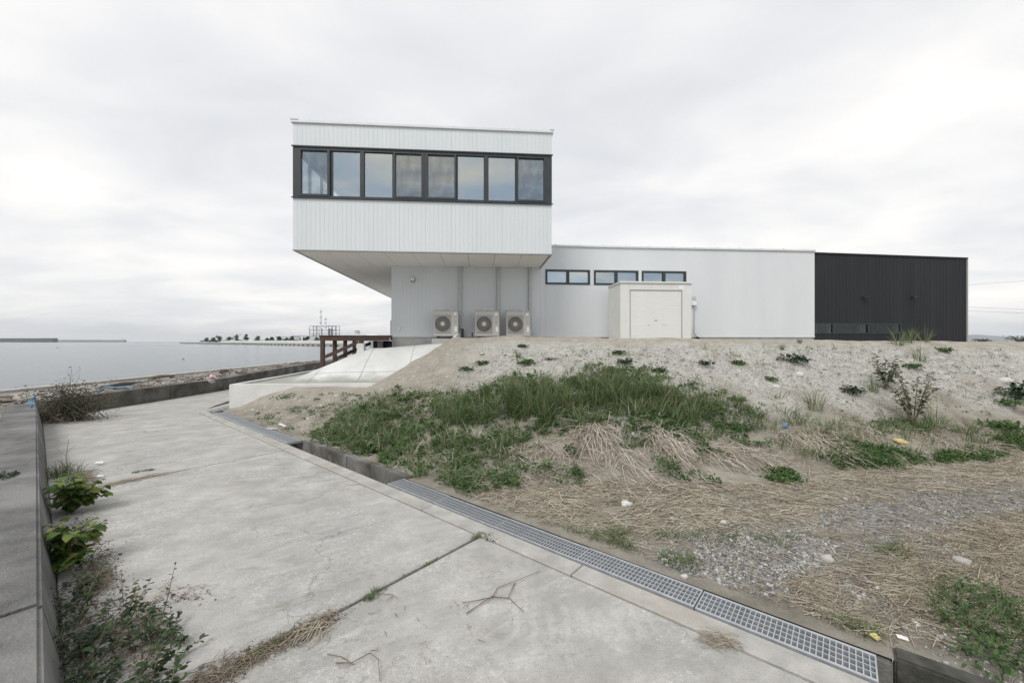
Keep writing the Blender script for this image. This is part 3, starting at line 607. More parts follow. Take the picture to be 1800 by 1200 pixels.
# soffit boards run front to back
nS = 9
for k in range(nS):
    a0 = UL + 0.06 + (UR - UL - 0.12) * k / nS; a1 = UL + 0.06 + (UR - UL - 0.12) * (k + 1) / nS - 0.012
    MB().box(a0, a1, VF + 0.06, 12, ZS + 0.012, ZS + 0.03).build('soffit_board', 'soffit', bld)
MB().box(UL - 0.012, UL + 0.058, VF + 0.102, 12, ZS - 0.004, ZS + 0.033).build('soffit_edge', 'grey_trim', bld)
MB().box(UR - 0.058, UR + 0.012, VF + 0.102, -0.01, ZS - 0.004, ZS + 0.033).build('soffit_edge', 'grey_trim', bld)
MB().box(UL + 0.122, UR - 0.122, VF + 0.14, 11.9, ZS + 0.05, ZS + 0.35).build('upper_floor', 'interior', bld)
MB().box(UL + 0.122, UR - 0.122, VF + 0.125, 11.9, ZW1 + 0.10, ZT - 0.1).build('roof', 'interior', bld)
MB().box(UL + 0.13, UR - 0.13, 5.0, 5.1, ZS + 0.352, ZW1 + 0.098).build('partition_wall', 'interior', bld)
# window band
fr = [517, 528, 577, 584, 633, 640, 690, 694, 742, 751, 800, 804, 851, 858, 906, 910, 957, 966]
FU = [float(ux(p, VF)) for p in fr]
FU[0], FU[-1] = UL + 0.002, UR - 0.002
wb = MB().box(FU[0], FU[-1], VF - 0.015, VF + 0.10, ZW1 - 0.115, ZW1 + 0.010).build('window_head', 'dark_frame', bld)
MB().box(UL - 0.03, UR + 0.03, VF - 0.05, VF - 0.017, ZW1 - 0.03, ZW1 + 0.010).build('window_drip', 'dark_frame', bld)
MB().box(FU[0], FU[-1], VF - 0.015, VF + 0.10, ZW0 - 0.010, ZW0 + 0.085).build('window_bottom_rail', 'dark_frame', bld)
MB().box(UL - 0.035, UR + 0.035, VF - 0.06, VF - 0.017, ZW0 - 0.010, ZW0 + 0.022).build('window_sill', 'dark_frame', bld, 0.004)
for i in (0, 4, 8, 12, 16):
    MB().box(FU[i], FU[i + 1], VF - 0.018, VF + 0.098, ZW0 + 0.086, ZW1 - 0.116).build('mullion', 'dark_frame', bld)
PZ0, PZ1 = ZW0 + 0.087, ZW1 - 0.117
for k in range(8):
    a0, a1 = FU[1 + 2 * k], FU[2 + 2 * k]
    scr = k in (0, 3, 4, 7)
    w = empty('window', (a0, VF, PZ0)); w.parent = bld
    W_, H_ = a1 - a0, PZ1 - PZ0
    mg = (FU[3] - FU[2]) / 2
    mb = MB(); s_ = 0.016; y0, y1 = (0.03, 0.07)
    gl_, gr2 = (a0 - FU[2 * k]) * (.49 if k else .9), ((FU[2 * k + 3] - a1) * .49 if k < 7 else (FU[17] - a1) * .9)
    mb.box(-gl_, s_, y0, y1, 0, H_); mb.box(W_ - s_, W_ + gr2, y0, y1, 0, H_); mb.box(s_, W_ - s_, y0, y1, 0, s_); mb.box(s_, W_ - s_, y0, y1, H_ - s_, H_)
    mb.build('sash_frame', 'dark_frame', w)
    MB().box(s_ - 0.004, W_ - s_ + 0.004, 0.045, 0.052, s_ - 0.004, H_ - s_ + 0.004).build('pane', 'glass', w)
    if scr:
        mb = MB(); e_ = mg * 0.9; s2 = 0.022
        mb.box(-min(e_, gl_ if k else e_), s2, -0.035, 0.005, -0.02, H_ + 0.02); mb.box(W_ - s2, W_ + min(e_, gr2 if k < 7 else e_), -0.035, 0.005, -0.02, H_ + 0.02)
        mb.box(s2, W_ - s2, -0.035, 0.005, -0.02, s2 * 2.2); mb.box(s2, W_ - s2, -0.035, 0.005, H_ - s2 * .6, H_ + 0.02)
        mb.build('screen_frame', 'dark_frame', w)
        raw('insect_screen', [(s2 * .9, -0.012, s2), (W_ - s2 * .9, -0.012, s2), (W_ - s2 * .9, -0.012, H_ - s2 * .5), (s2 * .9, -0.012, H_ - s2 * .5)], [(0, 1, 2, 3)], 'insect_mesh', w)
# windows on the seaward side of the box
nW = 8; sv0, sv1 = VF + 0.102, 6.0
MB().box(UL + 0.002, UL + 0.1, sv0, sv1, ZW1 - 0.115, ZW1 + 0.010).build('window_head', 'dark_frame', bld)
MB().box(UL + 0.002, UL + 0.1, sv0, sv1, ZW0 - 0.010, ZW0 + 0.085).build('window_bottom_rail', 'dark_frame', bld)
MB().box(UL + 0.002, UL + 0.12, sv1 + 0.002, 12, ZW0 - 0.01, ZW1 + 0.01).build('side_wall', 'white_clad', bld)
for k in range(nW):
    a0 = sv0 + (sv1 - sv0) * k / nW; a1 = sv0 + (sv1 - sv0) * (k + 1) / nW
    if k: MB().box(UL + 0.004, UL + 0.096, a0 - 0.03, a0 + 0.03, PZ0, PZ1).build('mullion', 'dark_frame', bld)
    MB().box(UL + 0.05, UL + 0.057, a0 + 0.031, a1 - 0.031, PZ0, PZ1).build('pane', 'glass_clear', bld)

# ground floor, white wing
U0, U1, U2 = float(ux(688, 0)), float(ux(1432, 0)), float(ux(1700, 0))
ZB, ZWT = 2.16, 5.78
wz0, wz1 = 4.26, 4.86
wx = [(float(ux(a, 0)), float(ux(b_, 0))) for a, b_ in ((959, 1037), (1044, 1122), (1128, 1206))]
PW = 0.62
def wing(u0, u1, z0, z1):
    n_ = max(1, int(round((u1 - u0) / PW))); p = (u1 - u0) / n_
    for k in range(n_): ribbed('wall_panel', 'wing_clad', u0 + k * p + 0.0008, u0 + (k + 1) * p - 0.0008, z0, z1, 0, 0.1, 0.155, 0.007, 0.003)
wing(U0, UR - 0.002, ZB, ZS + 0.010)
wing(UR, wx[0][0] - 0.004, ZB, ZWT)
wing(wx[0][0] - 0.002, wx[2][1] + 0.002, ZB, wz0 - 0.003)
wing(wx[0][0] - 0.002, wx[2][1] + 0.002, wz1 + 0.003, ZWT)
for i in range(2): MB().box(wx[i][1] + 0.003, wx[i + 1][0] - 0.003, 0, 0.1, wz0 - 0.001, wz1 + 0.001).build('wall_pier', 'wing_clad', bld)
wing(wx[2][1] + 0.004, U1 - 0.004, ZB, ZWT)
MB().box(U0, U1, -0.02, 0.02, ZB - 0.035, ZB - 0.002).build('base_flashing', 'coping', bld)
MB().box(U0 + 0.02, U1 - 0.02, 0.022, 0.2, -0.2, ZB - 0.036).build('foundation', 'foundation', bld)
MB().box(U0 + 0.002, U0 + 0.1, 0.102, 14, ZB, ZS + 0.010).build('end_wall', 'wing_clad', bld)
MB().box(U0 + 0.02, U0 + 0.2, 0.202, 14, -0.2, ZB - 0.036).build('foundation', 'foundation', bld)
MB().box(UR + 0.02, U1 + 0.02, -0.06, 0.22, ZWT + 0.002, ZWT + 0.075).build('coping', 'coping', bld, 0.008)
for k in range(12):
    uu = UR + 0.6 + k * 0.98
    MB().box(uu - 0.025, uu + 0.025, -0.035, 0.03, ZWT + 0.077, ZWT + 0.11).build('coping_clip', 'coping', bld, 0.004)
MB().box(UR + 0.005, U1 - 0.005, 0.102, 14, ZWT - 0.35, ZWT - 0.1).build('roof', 'roofing', bld)
MB().box(U0 + 0.11, U2 - 0.11, 13.9, 14, 1.8, 5.3).build('rear_wall', 'interior', bld)
MB().box(U0 + 0.11, U2 - 0.11, 0.21, 13.88, 2.0, 2.1).build('ground_floor_slab', 'interior', bld)
MB().box(UR + 0.3, U1 - 0.2, 3.0, 3.1, 2.11, 5.4).build('partition_wall', 'interior_white', bld)
for i, (a0, a1) in enumerate(wx):
    w = empty('strip_window', (a0, 0, wz0)); w.parent = bld; W_, H_ = a1 - a0, wz1 - wz0
    mb = MB(); s_ = 0.075
    mb.box(0, s_, -0.025, 0.09, 0, H_); mb.box(W_ - s_, W_, -0.025, 0.09, 0, H_); mb.box(s_, W_ - s_, -0.025, 0.09, 0, s_); mb.box(s_, W_ - s_, -0.025, 0.09, H_ - s_, H_)
    mb.box(W_ / 2 - 0.06, W_ / 2 + 0.06, -0.02, 0.085, s_, H_ - s_); mb.build('frame', 'dark_frame', w)
    for j in range(2):
        x0, x1 = (s_ - 0.003, W_ / 2 - 0.057) if j == 0 else (W_ / 2 + 0.057, W_ - s_ + 0.003)
        MB().box(x0, x1, 0.03, 0.037, s_ - 0.003, H_ - s_ + 0.003).build('pane', 'glass', w)
        if i == 0: MB().box(x0, x1, 0.06, 0.065, s_, H_ - s_).build('blind', 'interior_white', w)
        elif i == 1: MB().box(x0, x1, 0.14, 0.145, H_ * 0.55, H_ - s_).build('blind', 'interior', w)
# black end block
ZK0, ZK1 = 5.70, 5.60
kx = [float(ux(p, 0)) for p in (1432, 1585, 1465, 1527)]
kz0, kz1 = 2.29, 2.73
def black(u0, u1, z0, z1):
    n_ = max(1, int(round((u1 - u0) / 0.99))); p = (u1 - u0) / n_
    for k in range(n_): ribbed('metal_sheet', 'black_clad', u0 + k * p + 0.0015, u0 + (k + 1) * p - 0.0015, z0, z1, 0.03, 0.05, 0.165, 0.045, -0.013)
ubs = np.linspace(kx[1], U2, 4)
black(kx[0] + 0.003, kx[1], 1.80, kz0)
n_ = 7; edges = np.linspace(kx[0] + 0.003, kx[1], 4).tolist() + np.linspace(kx[1], U2, 5).tolist()[1:]
for k in range(len(edges) - 1):
    zt = float(np.interp((edges[k] + edges[k + 1]) / 2, [U1, U2], [ZK0, ZK1]))
    black(edges[k], edges[k + 1], kz1 if edges[k] < kx[1] - 0.01 else 1.80, zt)
mb = MB(); mb.add([(U1 + 0.025, -0.02, ZK0 + 0.002), (U2 + 0.03, -0.02, ZK1 - 0.01), (U2 + 0.03, 0.3, ZK1 - 0.01), (U1 + 0.025, 0.3, ZK0 + 0.002), (U1 + 0.025, -0.02, ZK0 + 0.06), (U2 + 0.03, -0.02, ZK1 + 0.05), (U2 + 0.03, 0.3, ZK1 + 0.05), (U1 + 0.025, 0.3, ZK0 + 0.06)],
                  [(0, 3, 2, 1), (4, 5, 6, 7), (0, 1, 5, 4), (1, 2, 6, 5), (2, 3, 7, 6), (3, 0, 4, 7)]); mb.build('coping', 'black_clad', bld)
MB().box(U2 - 0.05, U2 + 0.02, 0.082, 14, 1.8, ZK1 - 0.01).build('end_wall', 'black_clad', bld)
MB().box(U1 + 0.05, U2 - 0.06, 0.085, 14, ZK1 - 0.4, ZK1 - 0.1).build('roof', 'roofing', bld)
MB().box(U2 - 0.01, U2 + 0.035, -0.015, 0.08, 1.8, ZK1 - 0.012).build('corner_trim', 'grey_trim', bld)
MB().box(U1 + 0.1, U2 - 0.3, 1.0, 1.1, 2.11, 5.1).build('partition_wall', 'dark_frame', bld)  # black partition set close behind the low windows to keep them dark
MB().box(U1 - 0.1, U1 - 0.02, 0.11, 13.8, 2.11, 5.3).build('partition_wall', 'dark_frame', bld)
ks = [kx[0] + 0.01, kx[2], kx[3], kx[1] - 0.005]
for i in range(3):
    w = empty('low_window', (ks[i], 0.03, kz0)); w.parent = bld; W_, H_ = ks[i + 1] - ks[i], kz1 - kz0; s_ = 0.03
    mb = MB(); mb.box(0, s_, -0.03, 0.05, 0.001, H_ - 0.001); mb.box(W_ - s_, W_ - 0.002, -0.03, 0.05, 0.001, H_ - 0.001); mb.box(s_, W_ - s_, -0.03, 0.05, 0.001, s_); mb.box(s_, W_ - s_, -0.03, 0.05, H_ - s_, H_ - 0.001)
    mb.build('frame', 'dark_frame', w); MB().box(s_ - 0.003, W_ - s_ + 0.003, 0.01, 0.016, s_ - 0.003, H_ - s_ + 0.003).build('pane', 'glass_dark', w)
    x = W_ - 0.32 if i == 1 else W_ - 0.14
    MB().box(x, x + (0.26 if i == 1 else 0.10), 0.06, 0.2, 0.0, H_).build('white_jamb', 'interior_white', w)
    if i == 0: MB().box(0.04, 0.16, 0.06, 0.2, 0.0, H_).build('white_jamb', 'interior_white', w)
for px in (1518, 1604):
    u = float(ux(px, 0)); z = uz(523, u, 0)
    lt = empty('wall_lamp', (0, 0, 0), 0); lt.parent = bld; lt.location = (u, 0, z)
    MB().box(-0.04, 0.04, -0.03, 0.012, -0.05, 0.03).build('mount', 'dark_frame', lt, 0.004)
    MB().box(-0.12, 0.12, -0.16, -0.032, 0.0, 0.035).build('hood', 'dark_frame', lt, 0.008)

# fittings on the wall under the box ---------------------------------
def place(o, u, v, z): X_, Y_ = uv(u, v); o.location = (X_, Y_, z); o.rotation_euler = (0, 0, TH); return o
for i, px in enumerate((809, 876, 932)):
    u = float(ux(px, -0.08))
    o = empty('conduit_pipe', label=('grey vertical pipe duct rising behind the left air conditioner', 'grey vertical pipe duct rising above the middle air conditioner', 'grey vertical pipe duct rising at the right air conditioner')[i], cat='pipe', group='pipe ducts under the soffit')
    place(o, u, -0.08, 2.15)
    MB().box(-0.055, 0.055, -0.05, 0.068, 0.3, 2.70).build('duct', 'pipe_grey', o, 0.012)
    MB().box(-0.075, 0.075, -0.07, 0.072, 2.66, 2.745).build('ceiling_collar', 'pipe_grey', o, 0.012)
    for zz_ in (1.1, 1.9): MB().box(-0.065, 0.065, -0.058, 0.070, zz_, zz_ + 0.03).build('bracket', 'pipe_grey', o, 0.004)
lamp = empty('wall_light', label='small square white wall light beneath the overhanging box', cat='wall light'); place(lamp, float(ux(726, 0)), 0, float(uz(492, ux(726, 0), 0)))
MB().box(-0.09, 0.09, -0.03, -0.002, -0.09, 0.09).build('back_plate', 'grey_trim', lamp, 0.006)
MB().box(-0.085, 0.085, -0.17, -0.031, -0.06, 0.085).build('housing', 'ac_body', lamp, 0.015)
MB().box(-0.07, 0.07, -0.178, -0.171, -0.05, 0.05).build('lens', 'plastic_white', lamp)
tap = empty('wall_outlet', label='tiny white outlet fitting low on the white wall near its left corner', cat='outlet'); place(tap, float(ux(702, 0)), 0, float(uz(577, ux(702, 0), 0)))
MB().box(-0.05, 0.05, -0.06, -0.002, -0.05, 0.05).build('cover', 'plastic_white', tap, 0.012); MB().tube([(0, -0.03, -0.05), (0, -0.03, -0.12)], 0.015).build('spout', 'plastic_white', tap)
tank = empty('white_post', label='short white cylinder post standing at the left corner of the building', cat='post'); X_, Y_ = uv(-5.05, 1.6); tank.location = (X_, Y_, 2.2)
MB().tube([(0, 0, -0.2), (0, 0, 0.62)], 0.10, 16).build('cylinder', 'plastic_white', tank, smooth=False); MB().tube([(0, 0, 0.62), (0, 0, 0.66)], [0.11, 0.09], 16).build('cap', 'plastic_white', tank)

def make_ac():
    g = empty('air_conditioner')
    W_, H_, D_ = 0.93, 1.06, 0.36
    MB().box(0, W_, 0, D_, 0.06, H_ - 0.03).build('casing', 'ac_body', g, 0.015)
    MB().box(-0.012, W_ + 0.012, -0.012, D_ + 0.01, H_ - 0.029, H_).build('lid', 'ac_body', g, 0.008)
    MB().box(0.04, 0.655, -0.022, -0.001, 0.17, 0.865).build('fan_panel', 'ac_guard', g, 0.01)
    cx, cz, r = 0.345, 0.525, 0.285
    mb = MB(); mb.tube([(cx, -0.023, cz), (cx, -0.034, cz)], [r, r], 40); mb.build('fan_opening', 'ac_dark', g)
    mb = MB()
    for rr in np.linspace(0.10, r, 7):
        mb.tube([(cx + rr * math.cos(t), -0.042, cz + rr * math.sin(t)) for t in np.linspace(0, 2 * math.pi, 37)], 0.0042, 4, cap=False)
    for k in range(30):
        t = 2 * math.pi * k / 30; mb.tube([(cx + 0.08 * math.cos(t), -0.042, cz + 0.08 * math.sin(t)), (cx + r * math.cos(t + 0.25), -0.042, cz + r * math.sin(t + 0.25))], 0.0042, 4)
    mb.build('guard_wires', 'ac_guard', g)
    MB().tube([(cx, -0.036, cz), (cx, -0.052, cz)], [0.085, 0.078], 24).build('hub_cover', 'ac_body', g)
    MB().box(0.79, 0.885, -0.006, -0.001, 0.24, 0.42).build('rating_label', 'plastic_white', g)
    MB().box(0.75, 0.86, -0.004, -0.001, 0.86, 0.95).build('badge', 'plastic_white', g)
    for z in (0.55, 0.60, 0.65): MB().box(0.78, 0.86, -0.005, -0.001, z, z + 0.015).build('side_vent', 'ac_guard', g)
    for x in (0.12, 0.74): MB().box(x, x + 0.07, -0.02, D_ + 0.02, -0.02, 0.058).build('foot', 'ac_dark', g)
    for x in (0.38, 0.66): MB().tube([(x, 0.08, H_ + 0.001), (x, 0.08, H_ + 0.04), (x, 0.08, H_ + 0.055)], [0.032, 0.032, 0.018], 10).build('lifting_cap', 'plastic_white', g)
    return g
ac0 = make_ac()
for i, px in enumerate((762, 835, 890)):
    o = ac0 if i == 0 else copy_tree(ac0); v = -0.72
    tag(o, ('beige outdoor air conditioner unit on the left, above the concrete apron', 'middle beige outdoor air conditioner unit under the box', 'right beige outdoor air conditioner unit, close beside the middle one')[i], 'air conditioner', 'air conditioners along the white wall')
    place(o, float(ux(px, v)), v, (2.09, 2.09, 2.085)[i])
plinth = tag(MB().box(-0.05, 1.0, -0.1, 0.5, -0.6, -0.03).build('equipment_plinth', 'foundation', None, 0.01), 'grey concrete plinth under the left air conditioner', 'plinth')
place(plinth, float(ux(762, -0.72)), -0.72, 2.09)
for i, (px, h, r, lab) in enumerate(((813, 0.36, 0.045, 'thick dark drain pipe stub right of the left air conditioner'), (830, 0.22, 0.022, 'thin dark pipe stub left of the middle air conditioner'))):
    o = empty('pipe_stub', label=lab, cat='pipe'); place(o, float(ux(px, -0.3)), -0.3, 2.05)
    MB().tube([(0, 0, 0), (0, 0, h)], r, 10).build('pipe', 'ac_dark', o); MB().tube([(0, 0, h), (0, 0, h + 0.03)], r * 1.2, 10).build('cap', 'dark_frame', o)

# storage shed ---------------------------------------------------------
VS = -1.75
su0, su1 = float(ux(1091, VS)), float(ux(1216, VS)); SW = su1 - su0
shed = empty('storage_shed', label='beige metal storage shed with a roller shutter in front of the white wall', cat='shed')
place(shed, su0, VS, 1.93); SH = float(uz(494, su0, VS)) - 1.93
s0, s1 = 0.36, SW - 0.36; zt = SH - 0.34
MB().box(0, SW, 0.06, 1.35, 0.0, SH - 0.07).build('body', 'shed_paint', shed)
ribbed('side_sheet', 'shed_paint', 0.0, s0 - 0.006, 0.0, SH - 0.072, 0.03, 0.028, 0.36, 0.01, 0.006, shed)
ribbed('side_sheet', 'shed_paint', s1 + 0.006, SW, 0.0, SH - 0.072, 0.03, 0.028, 0.36, 0.01, 0.006, shed)
ribbed('lintel_sheet', 'shed_paint', s0, s1, zt + 0.04, SH - 0.072, 0.03, 0.028, 0.14, 0.012, 0.007, shed)
MB().box(-0.03, SW + 0.03, -0.015, 1.40, SH - 0.07, SH).build('roof', 'shed_paint', shed, 0.012)
mb = MB(); mb.box(s0 - 0.004, s0 + 0.02, 0.018, 0.029, 0, zt + 0.038); mb.box(s1 - 0.02, s1 + 0.004, 0.018, 0.029, 0, zt + 0.038); mb.box(s0 + 0.021, s1 - 0.021, 0.018, 0.029, zt + 0.01, zt + 0.038); mb.build('shutter_frame', 'grey_trim', shed)
nsl = 24; hs = zt / nsl; sl0 = None
for k in range(nsl):
    if sl0 is None:
        prof = [(0.041, 0.0), (0.036, 0.14 * hs), (0.035, 0.5 * hs), (0.036, 0.86 * hs), (0.041, 0.985 * hs), (0.055, 0.985 * hs), (0.055, 0.0)]; kk = len(prof); mb = MB()
        mb.add([(s0 + 0.02, y, z) for y, z in prof] + [(s1 - 0.02, y, z) for y, z in prof], [tuple(range(kk)), tuple(range(kk, 2 * kk))[::-1]] + [(i, (i + 1) % kk, kk + (i + 1) % kk, kk + i) for i in range(kk)])
        sl0 = mb.build('shutter_slat', 'shutter_paint', shed)
    else: s2 = link('shutter_slat', sl0.data, None, shed); s2.location.z = k * hs
MB().box(SW / 2 - 0.05, SW / 2 + 0.05, 0.015, 0.033, zt * 0.42, zt * 0.42 + 0.04).build('shutter_lock', 'pipe_grey', shed, 0.004)
for x in (SW / 2 - 0.32, SW / 2 + 0.28): MB().box(x, x + 0.07, 0.022, 0.033, zt * 0.33, zt * 0.33 + 0.02).build('shutter_handle', 'pipe_grey', shed)
MB().box(SW - 0.50, SW - 0.28, 0.022, 0.0295, SH - 0.27, SH - 0.12).build('maker_plate', 'plastic_white', shed)
mt = empty('meter_box', label='small white meter box with a cable pipe right of the beige shed', cat='meter'); place(mt, float(ux(1220, -0.1)), -0.1, 2.0); mz = float(uz(537, ux(1220, -0.1), -0.1)) - 2.0
MB().box(-0.09, 0.09, -0.06, 0.09, mz, mz + 0.22).build('box', 'plastic_white', mt, 0.015)
MB().tube([(0, -0.02, mz + 0.22), (0, -0.02, mz + 0.36), (0, -0.02, mz + 0.41)], [0.07, 0.07, 0.03], 12).build('glass_dome', 'pipe_grey', mt)
MB().tube([(0, 0.0, mz), (0.0, 0.0, 0.32), (0.06, -0.01, 0.2), (0.14, -0.02, 0.12), (0.14, -0.02, -0.1)], 0.018, 8).build('cable_pipe', 'grey_trim', mt)
MB().box(0.08, 0.19, -0.08, 0.03, -0.1, 0.14).build('junction', 'cable_black', mt, 0.01)

# deck -------------------------------------------------------------------
VD = -0.55
d0, d1 = float(ux(562, VD)), float(ux(684, VD))
deck = empty('timber_deck', label='dark brown raised deck on posts left of the building', cat='deck'); place(deck, d0, VD, 0); DW = d1 - d0
DZ = 2.18
MB().box(0, DW, 0, 0.10, DZ - 0.20, DZ - 0.025).build('front_beam', 'rust_brown', deck, 0.006)
MB().box(0.0, 0.10, 0.101, 6.0, DZ - 0.20, DZ - 0.027).build('side_beam', 'rust_brown', deck, 0.006)
for k in range(20):
    MB().box(-0.03, DW, -0.03 + k * 0.304, -0.03 + k * 0.304 + 0.294, DZ - 0.024, DZ).build('deck_board', 'rust_brown', deck)
for k in range(5):
    MB().box(0.01, 0.14, 0.01 + k * 1.25, 0.15 + k * 1.25, 0.6, DZ - 0.201).build('post', 'rust_brown', deck, 0.005)
mb = MB(); mb.bar((0.15, 0.06, DZ - 0.82), (1.38, 0.06, DZ - 0.26), 0.08, 0.12); mb.build('diagonal_brace', 'rust_brown', deck)
mb = MB(); mb.bar((0.15, 1.32, DZ - 0.92), (1.5, 1.32, DZ - 0.30), 0.08, 0.12); mb.build('diagonal_brace', 'rust_brown', deck)
MB().box(1.42, 1.56, 0.0, 0.14, DZ - 0.30, DZ - 0.201).build('post', 'rust_brown', deck)
MB().box(1.36, 1.62, -0.04, 0.2, DZ - 0.75, DZ - 0.301).build('footing', 'new_concrete', deck, 0.01)
MB().box(1.9, 2.1, 0.8, 1.0, DZ - 0.75, DZ - 0.21).build('footing', 'foundation', deck)
MB().box(1.64, DW - 0.02, 1.25, 1.31, 0.9, DZ - 0.206).build('added_shade_panel', 'dark_frame', deck)  # added dark panel, stands in for the deep shade under the deck
MB().box(1.60, 1.66, 1.32, 5.9, 0.9, DZ - 0.21).build('added_shade_panel', 'dark_frame', deck)  # side return of the added panel, darkens the space below the boards

# ------------------------------------------------------------------ far shore
def far(px, Z): return (px - 900) / 700.0 * Z
def zpx(py, Z): return EYE + (600 - py) / 700.0 * Z
def strip(name, p, q, z0, z1, thick, m, lab, cat, group=None, notch=None):
    p, q = Vector(p), Vector(q); d = (q - p).normalized(); nn = Vector((-d.y, d.x)) * thick
    o = empty(name, (p.x, p.y, 0), 0, lab, cat, group); L = (q - p).length; k = max(2, int(L / (L / 8)))
    for i in range(k):
        a, b_ = d * (L * i / k), d * (L * (i + 1) / k - L * 0.002)
        MB().prism([tuple(a), tuple(b_), tuple(b_ + nn), tuple(a + nn)], z0, z1 + (0.3 if i % 3 == 1 else 0)).build('wall_block', m, o)
    return o
strip('breakwater', (far(-60, 1300), 1300), (far(92, 1250), 1250), -2, zpx(594.5, 1280), 14, 'far_dark', 'long dark breakwater at the left edge of the sea', 'breakwater')
strip('breakwater', (far(86, 1400), 1400), (far(219, 1450), 1450), -2, zpx(597.3, 1430), 10, 'far_grey', 'thin grey breakwater arm reaching out to the right on the horizon', 'breakwater')
bl = empty('harbour_beacon', (far(216, 1440), 1440, 4), 0, 'tiny beacon at the tip of the thin breakwater', 'beacon')
MB().tube([(0, 0, 0), (0, 0, 9)], [1.6, 1.1], 8).build('tower', 'far_white', bl); MB().tube([(0, 0, 9), (0, 0, 11)], [1.8, 0.6], 8).build('lantern', 'far_grey', bl)
sp_ = [(far(318, 470), 470), (far(430, 330), 330), (far(560, 215), 215), (far(760, 150), 150)]
spit = MB(); spit.prism(sp_ + [(-10, 260), (-60, 700), (-250, 700)], -2, 1.0); tag(spit.build('reclaimed_land', 'far_pale'), kind='structure')
for i, (za_lo, z1_, off, m_, nm, lab) in enumerate(((-2, 0.95, 0.0, 'far_grey', 'quay_wall', 'grey sheet pile quay wall of the far spit'), (0.5, 2.7, 8.0, 'far_pale', 'flood_wall', 'pale flood wall along the top of the far spit'))):
    o = empty(nm, sp_[0] + (0,), 0, lab, 'wall')
    for a, b_ in zip(sp_[:-1], sp_[1:]):
        p, q = Vector(a), Vector(b_); d = (q - p); d.normalize(); nn = Vector((-d.y, d.x)); o_ = Vector(sp_[0])
        if nn.y < 0: nn = -nn
        p = p + nn * (off - 0.5); q = q + nn * (off - 0.5)
        if i == 1 and a == sp_[0]: p = p + d * 45
        L = (q - p).length; k = int(L / 12) + 1
        for j in range(k):
            a_, e_ = p + d * (L * j / k) - o_, p + d * (L * (j + 1) / k - 0.15) - o_
            MB().prism([tuple(a_), tuple(e_), tuple(e_ + nn * 1.5), tuple(a_ + nn * 1.5)], za_lo, z1_ * (1.0 if i == 0 else np.interp(a_.y + o_.y, [200, 470], [0.93, 1.05]))).build('wall_block', m_, o)
        if i == 0:
            for j in range(k * 3):
                c_ = p + d * (L * (j + 0.5) / (k * 3)) - o_ - nn * 0.35
                if j % 2 == 0: MB().box(c_.x - 0.45, c_.x + 0.45, c_.y - 0.3, c_.y + 0.3, -1.0, 0.25).build('fender', 'far_dark', o)

def crown_bag(c, rx, rz, n_, size, seed, bag, clump=6):
    r = np.random.default_rng(seed); cl = r.normal(size=(clump, 3)); cl = cl / np.linalg.norm(cl, axis=1)[:, None] * r.uniform(0.3, 0.85, (clump, 1))
    P = cl[r.integers(0, clump, n_)] + r.normal(size=(n_, 3)) * 0.26
    P = P * np.array([rx, rx, rz]) + np.array(c)
    a = r.normal(size=(n_, 3)); a /= np.linalg.norm(a, axis=1)[:, None]; b_ = np.cross(a, r.normal(size=(n_, 3))); b_ /= np.linalg.norm(b_, axis=1)[:, None]
    s = size * r.uniform(0.6, 1.4, (n_, 1))
    V = np.stack([P - a * s, P + b_ * s * 0.6, P + a * s, P - b_ * s * 0.6], 1).reshape(-1, 3)
    F = np.arange(n_ * 4).reshape(-1, 4); bag.add(V, F, np.repeat(r.uniform(0, 1, n_), 4))
tree_px = [(364, 592.5, 400), (375, 592, 390), (386, 588, 380), (404, 589, 370), (416, 588, 360), (433, 586, 350), (452, 589, 340), (470, 592, 330), (478, 591.5, 325), (491, 591, 310), (503, 592, 300), (512, 591, 295), (538, 590, 280), (556, 592, 265)]
tl = ['small low tree first from the left end of the far spit', 'small tree second from the left on the far spit', 'rounded tree third from the left on the far spit', 'tree fourth from the left on the far spit',
      'bushy tree fifth from the left on the far spit', 'tallest pointed tree on the far spit', 'tree right of the tallest pointed one on the far spit', 'thin tree eighth from the left on the far spit', 'thin tree ninth from the left on the far spit',
      'tree tenth from the left on the far spit', 'small tree eleventh from the left on the far spit', 'small tree twelfth from the left on the far spit', 'rounded dark tree left of the factory on the far spit', 'small tree just left of the deck on the far spit']
for i, (px, py, Z) in enumerate(tree_px):
    Z2 = Z + 30; X_ = far(px, Z2); top = zpx(py, Z2); base = 1.5; h = top - base
    t_ = empty('far_tree', (X_, Z2, base), 0, tl[i], 'tree', 'trees on the far spit')
    MB().tube([(0, 0, -0.5), (0.1, 0, h * 0.4), (0, 0.1, h * 0.8)], [0.22, 0.15, 0.06], 6).build('trunk', 'bark', t_)
    bg = Bag()
    if py < 587: 
        crown_bag((0, 0, h * 0.42), h * 0.3, h * 0.3, 240, 0.5, i, bg); crown_bag((0, 0, h * 0.75), h * 0.16, h * 0.24, 140, 0.45, i + 50, bg)
    else: crown_bag((0, 0, h * 0.55), max(1.4, h * 0.42), h * 0.4, 320, 0.45, i, bg)
    bg.build('crown', 'far_leaf', t_)
hb = Bag(); r_ = np.random.default_rng(5)
for k in range(60):
    Z = r_.uniform(250, 400); px = np.interp(Z, [250, 400], [570, 355]); crown_bag((far(px, Z + 22), Z + 22, 2.4), 2.2, 0.9, 50, 0.5, 100 + k, hb)
tag(hb.build('far_scrub', 'far_leaf'), 'low dark green scrub along the far spit', 'scrub', kind='stuff')

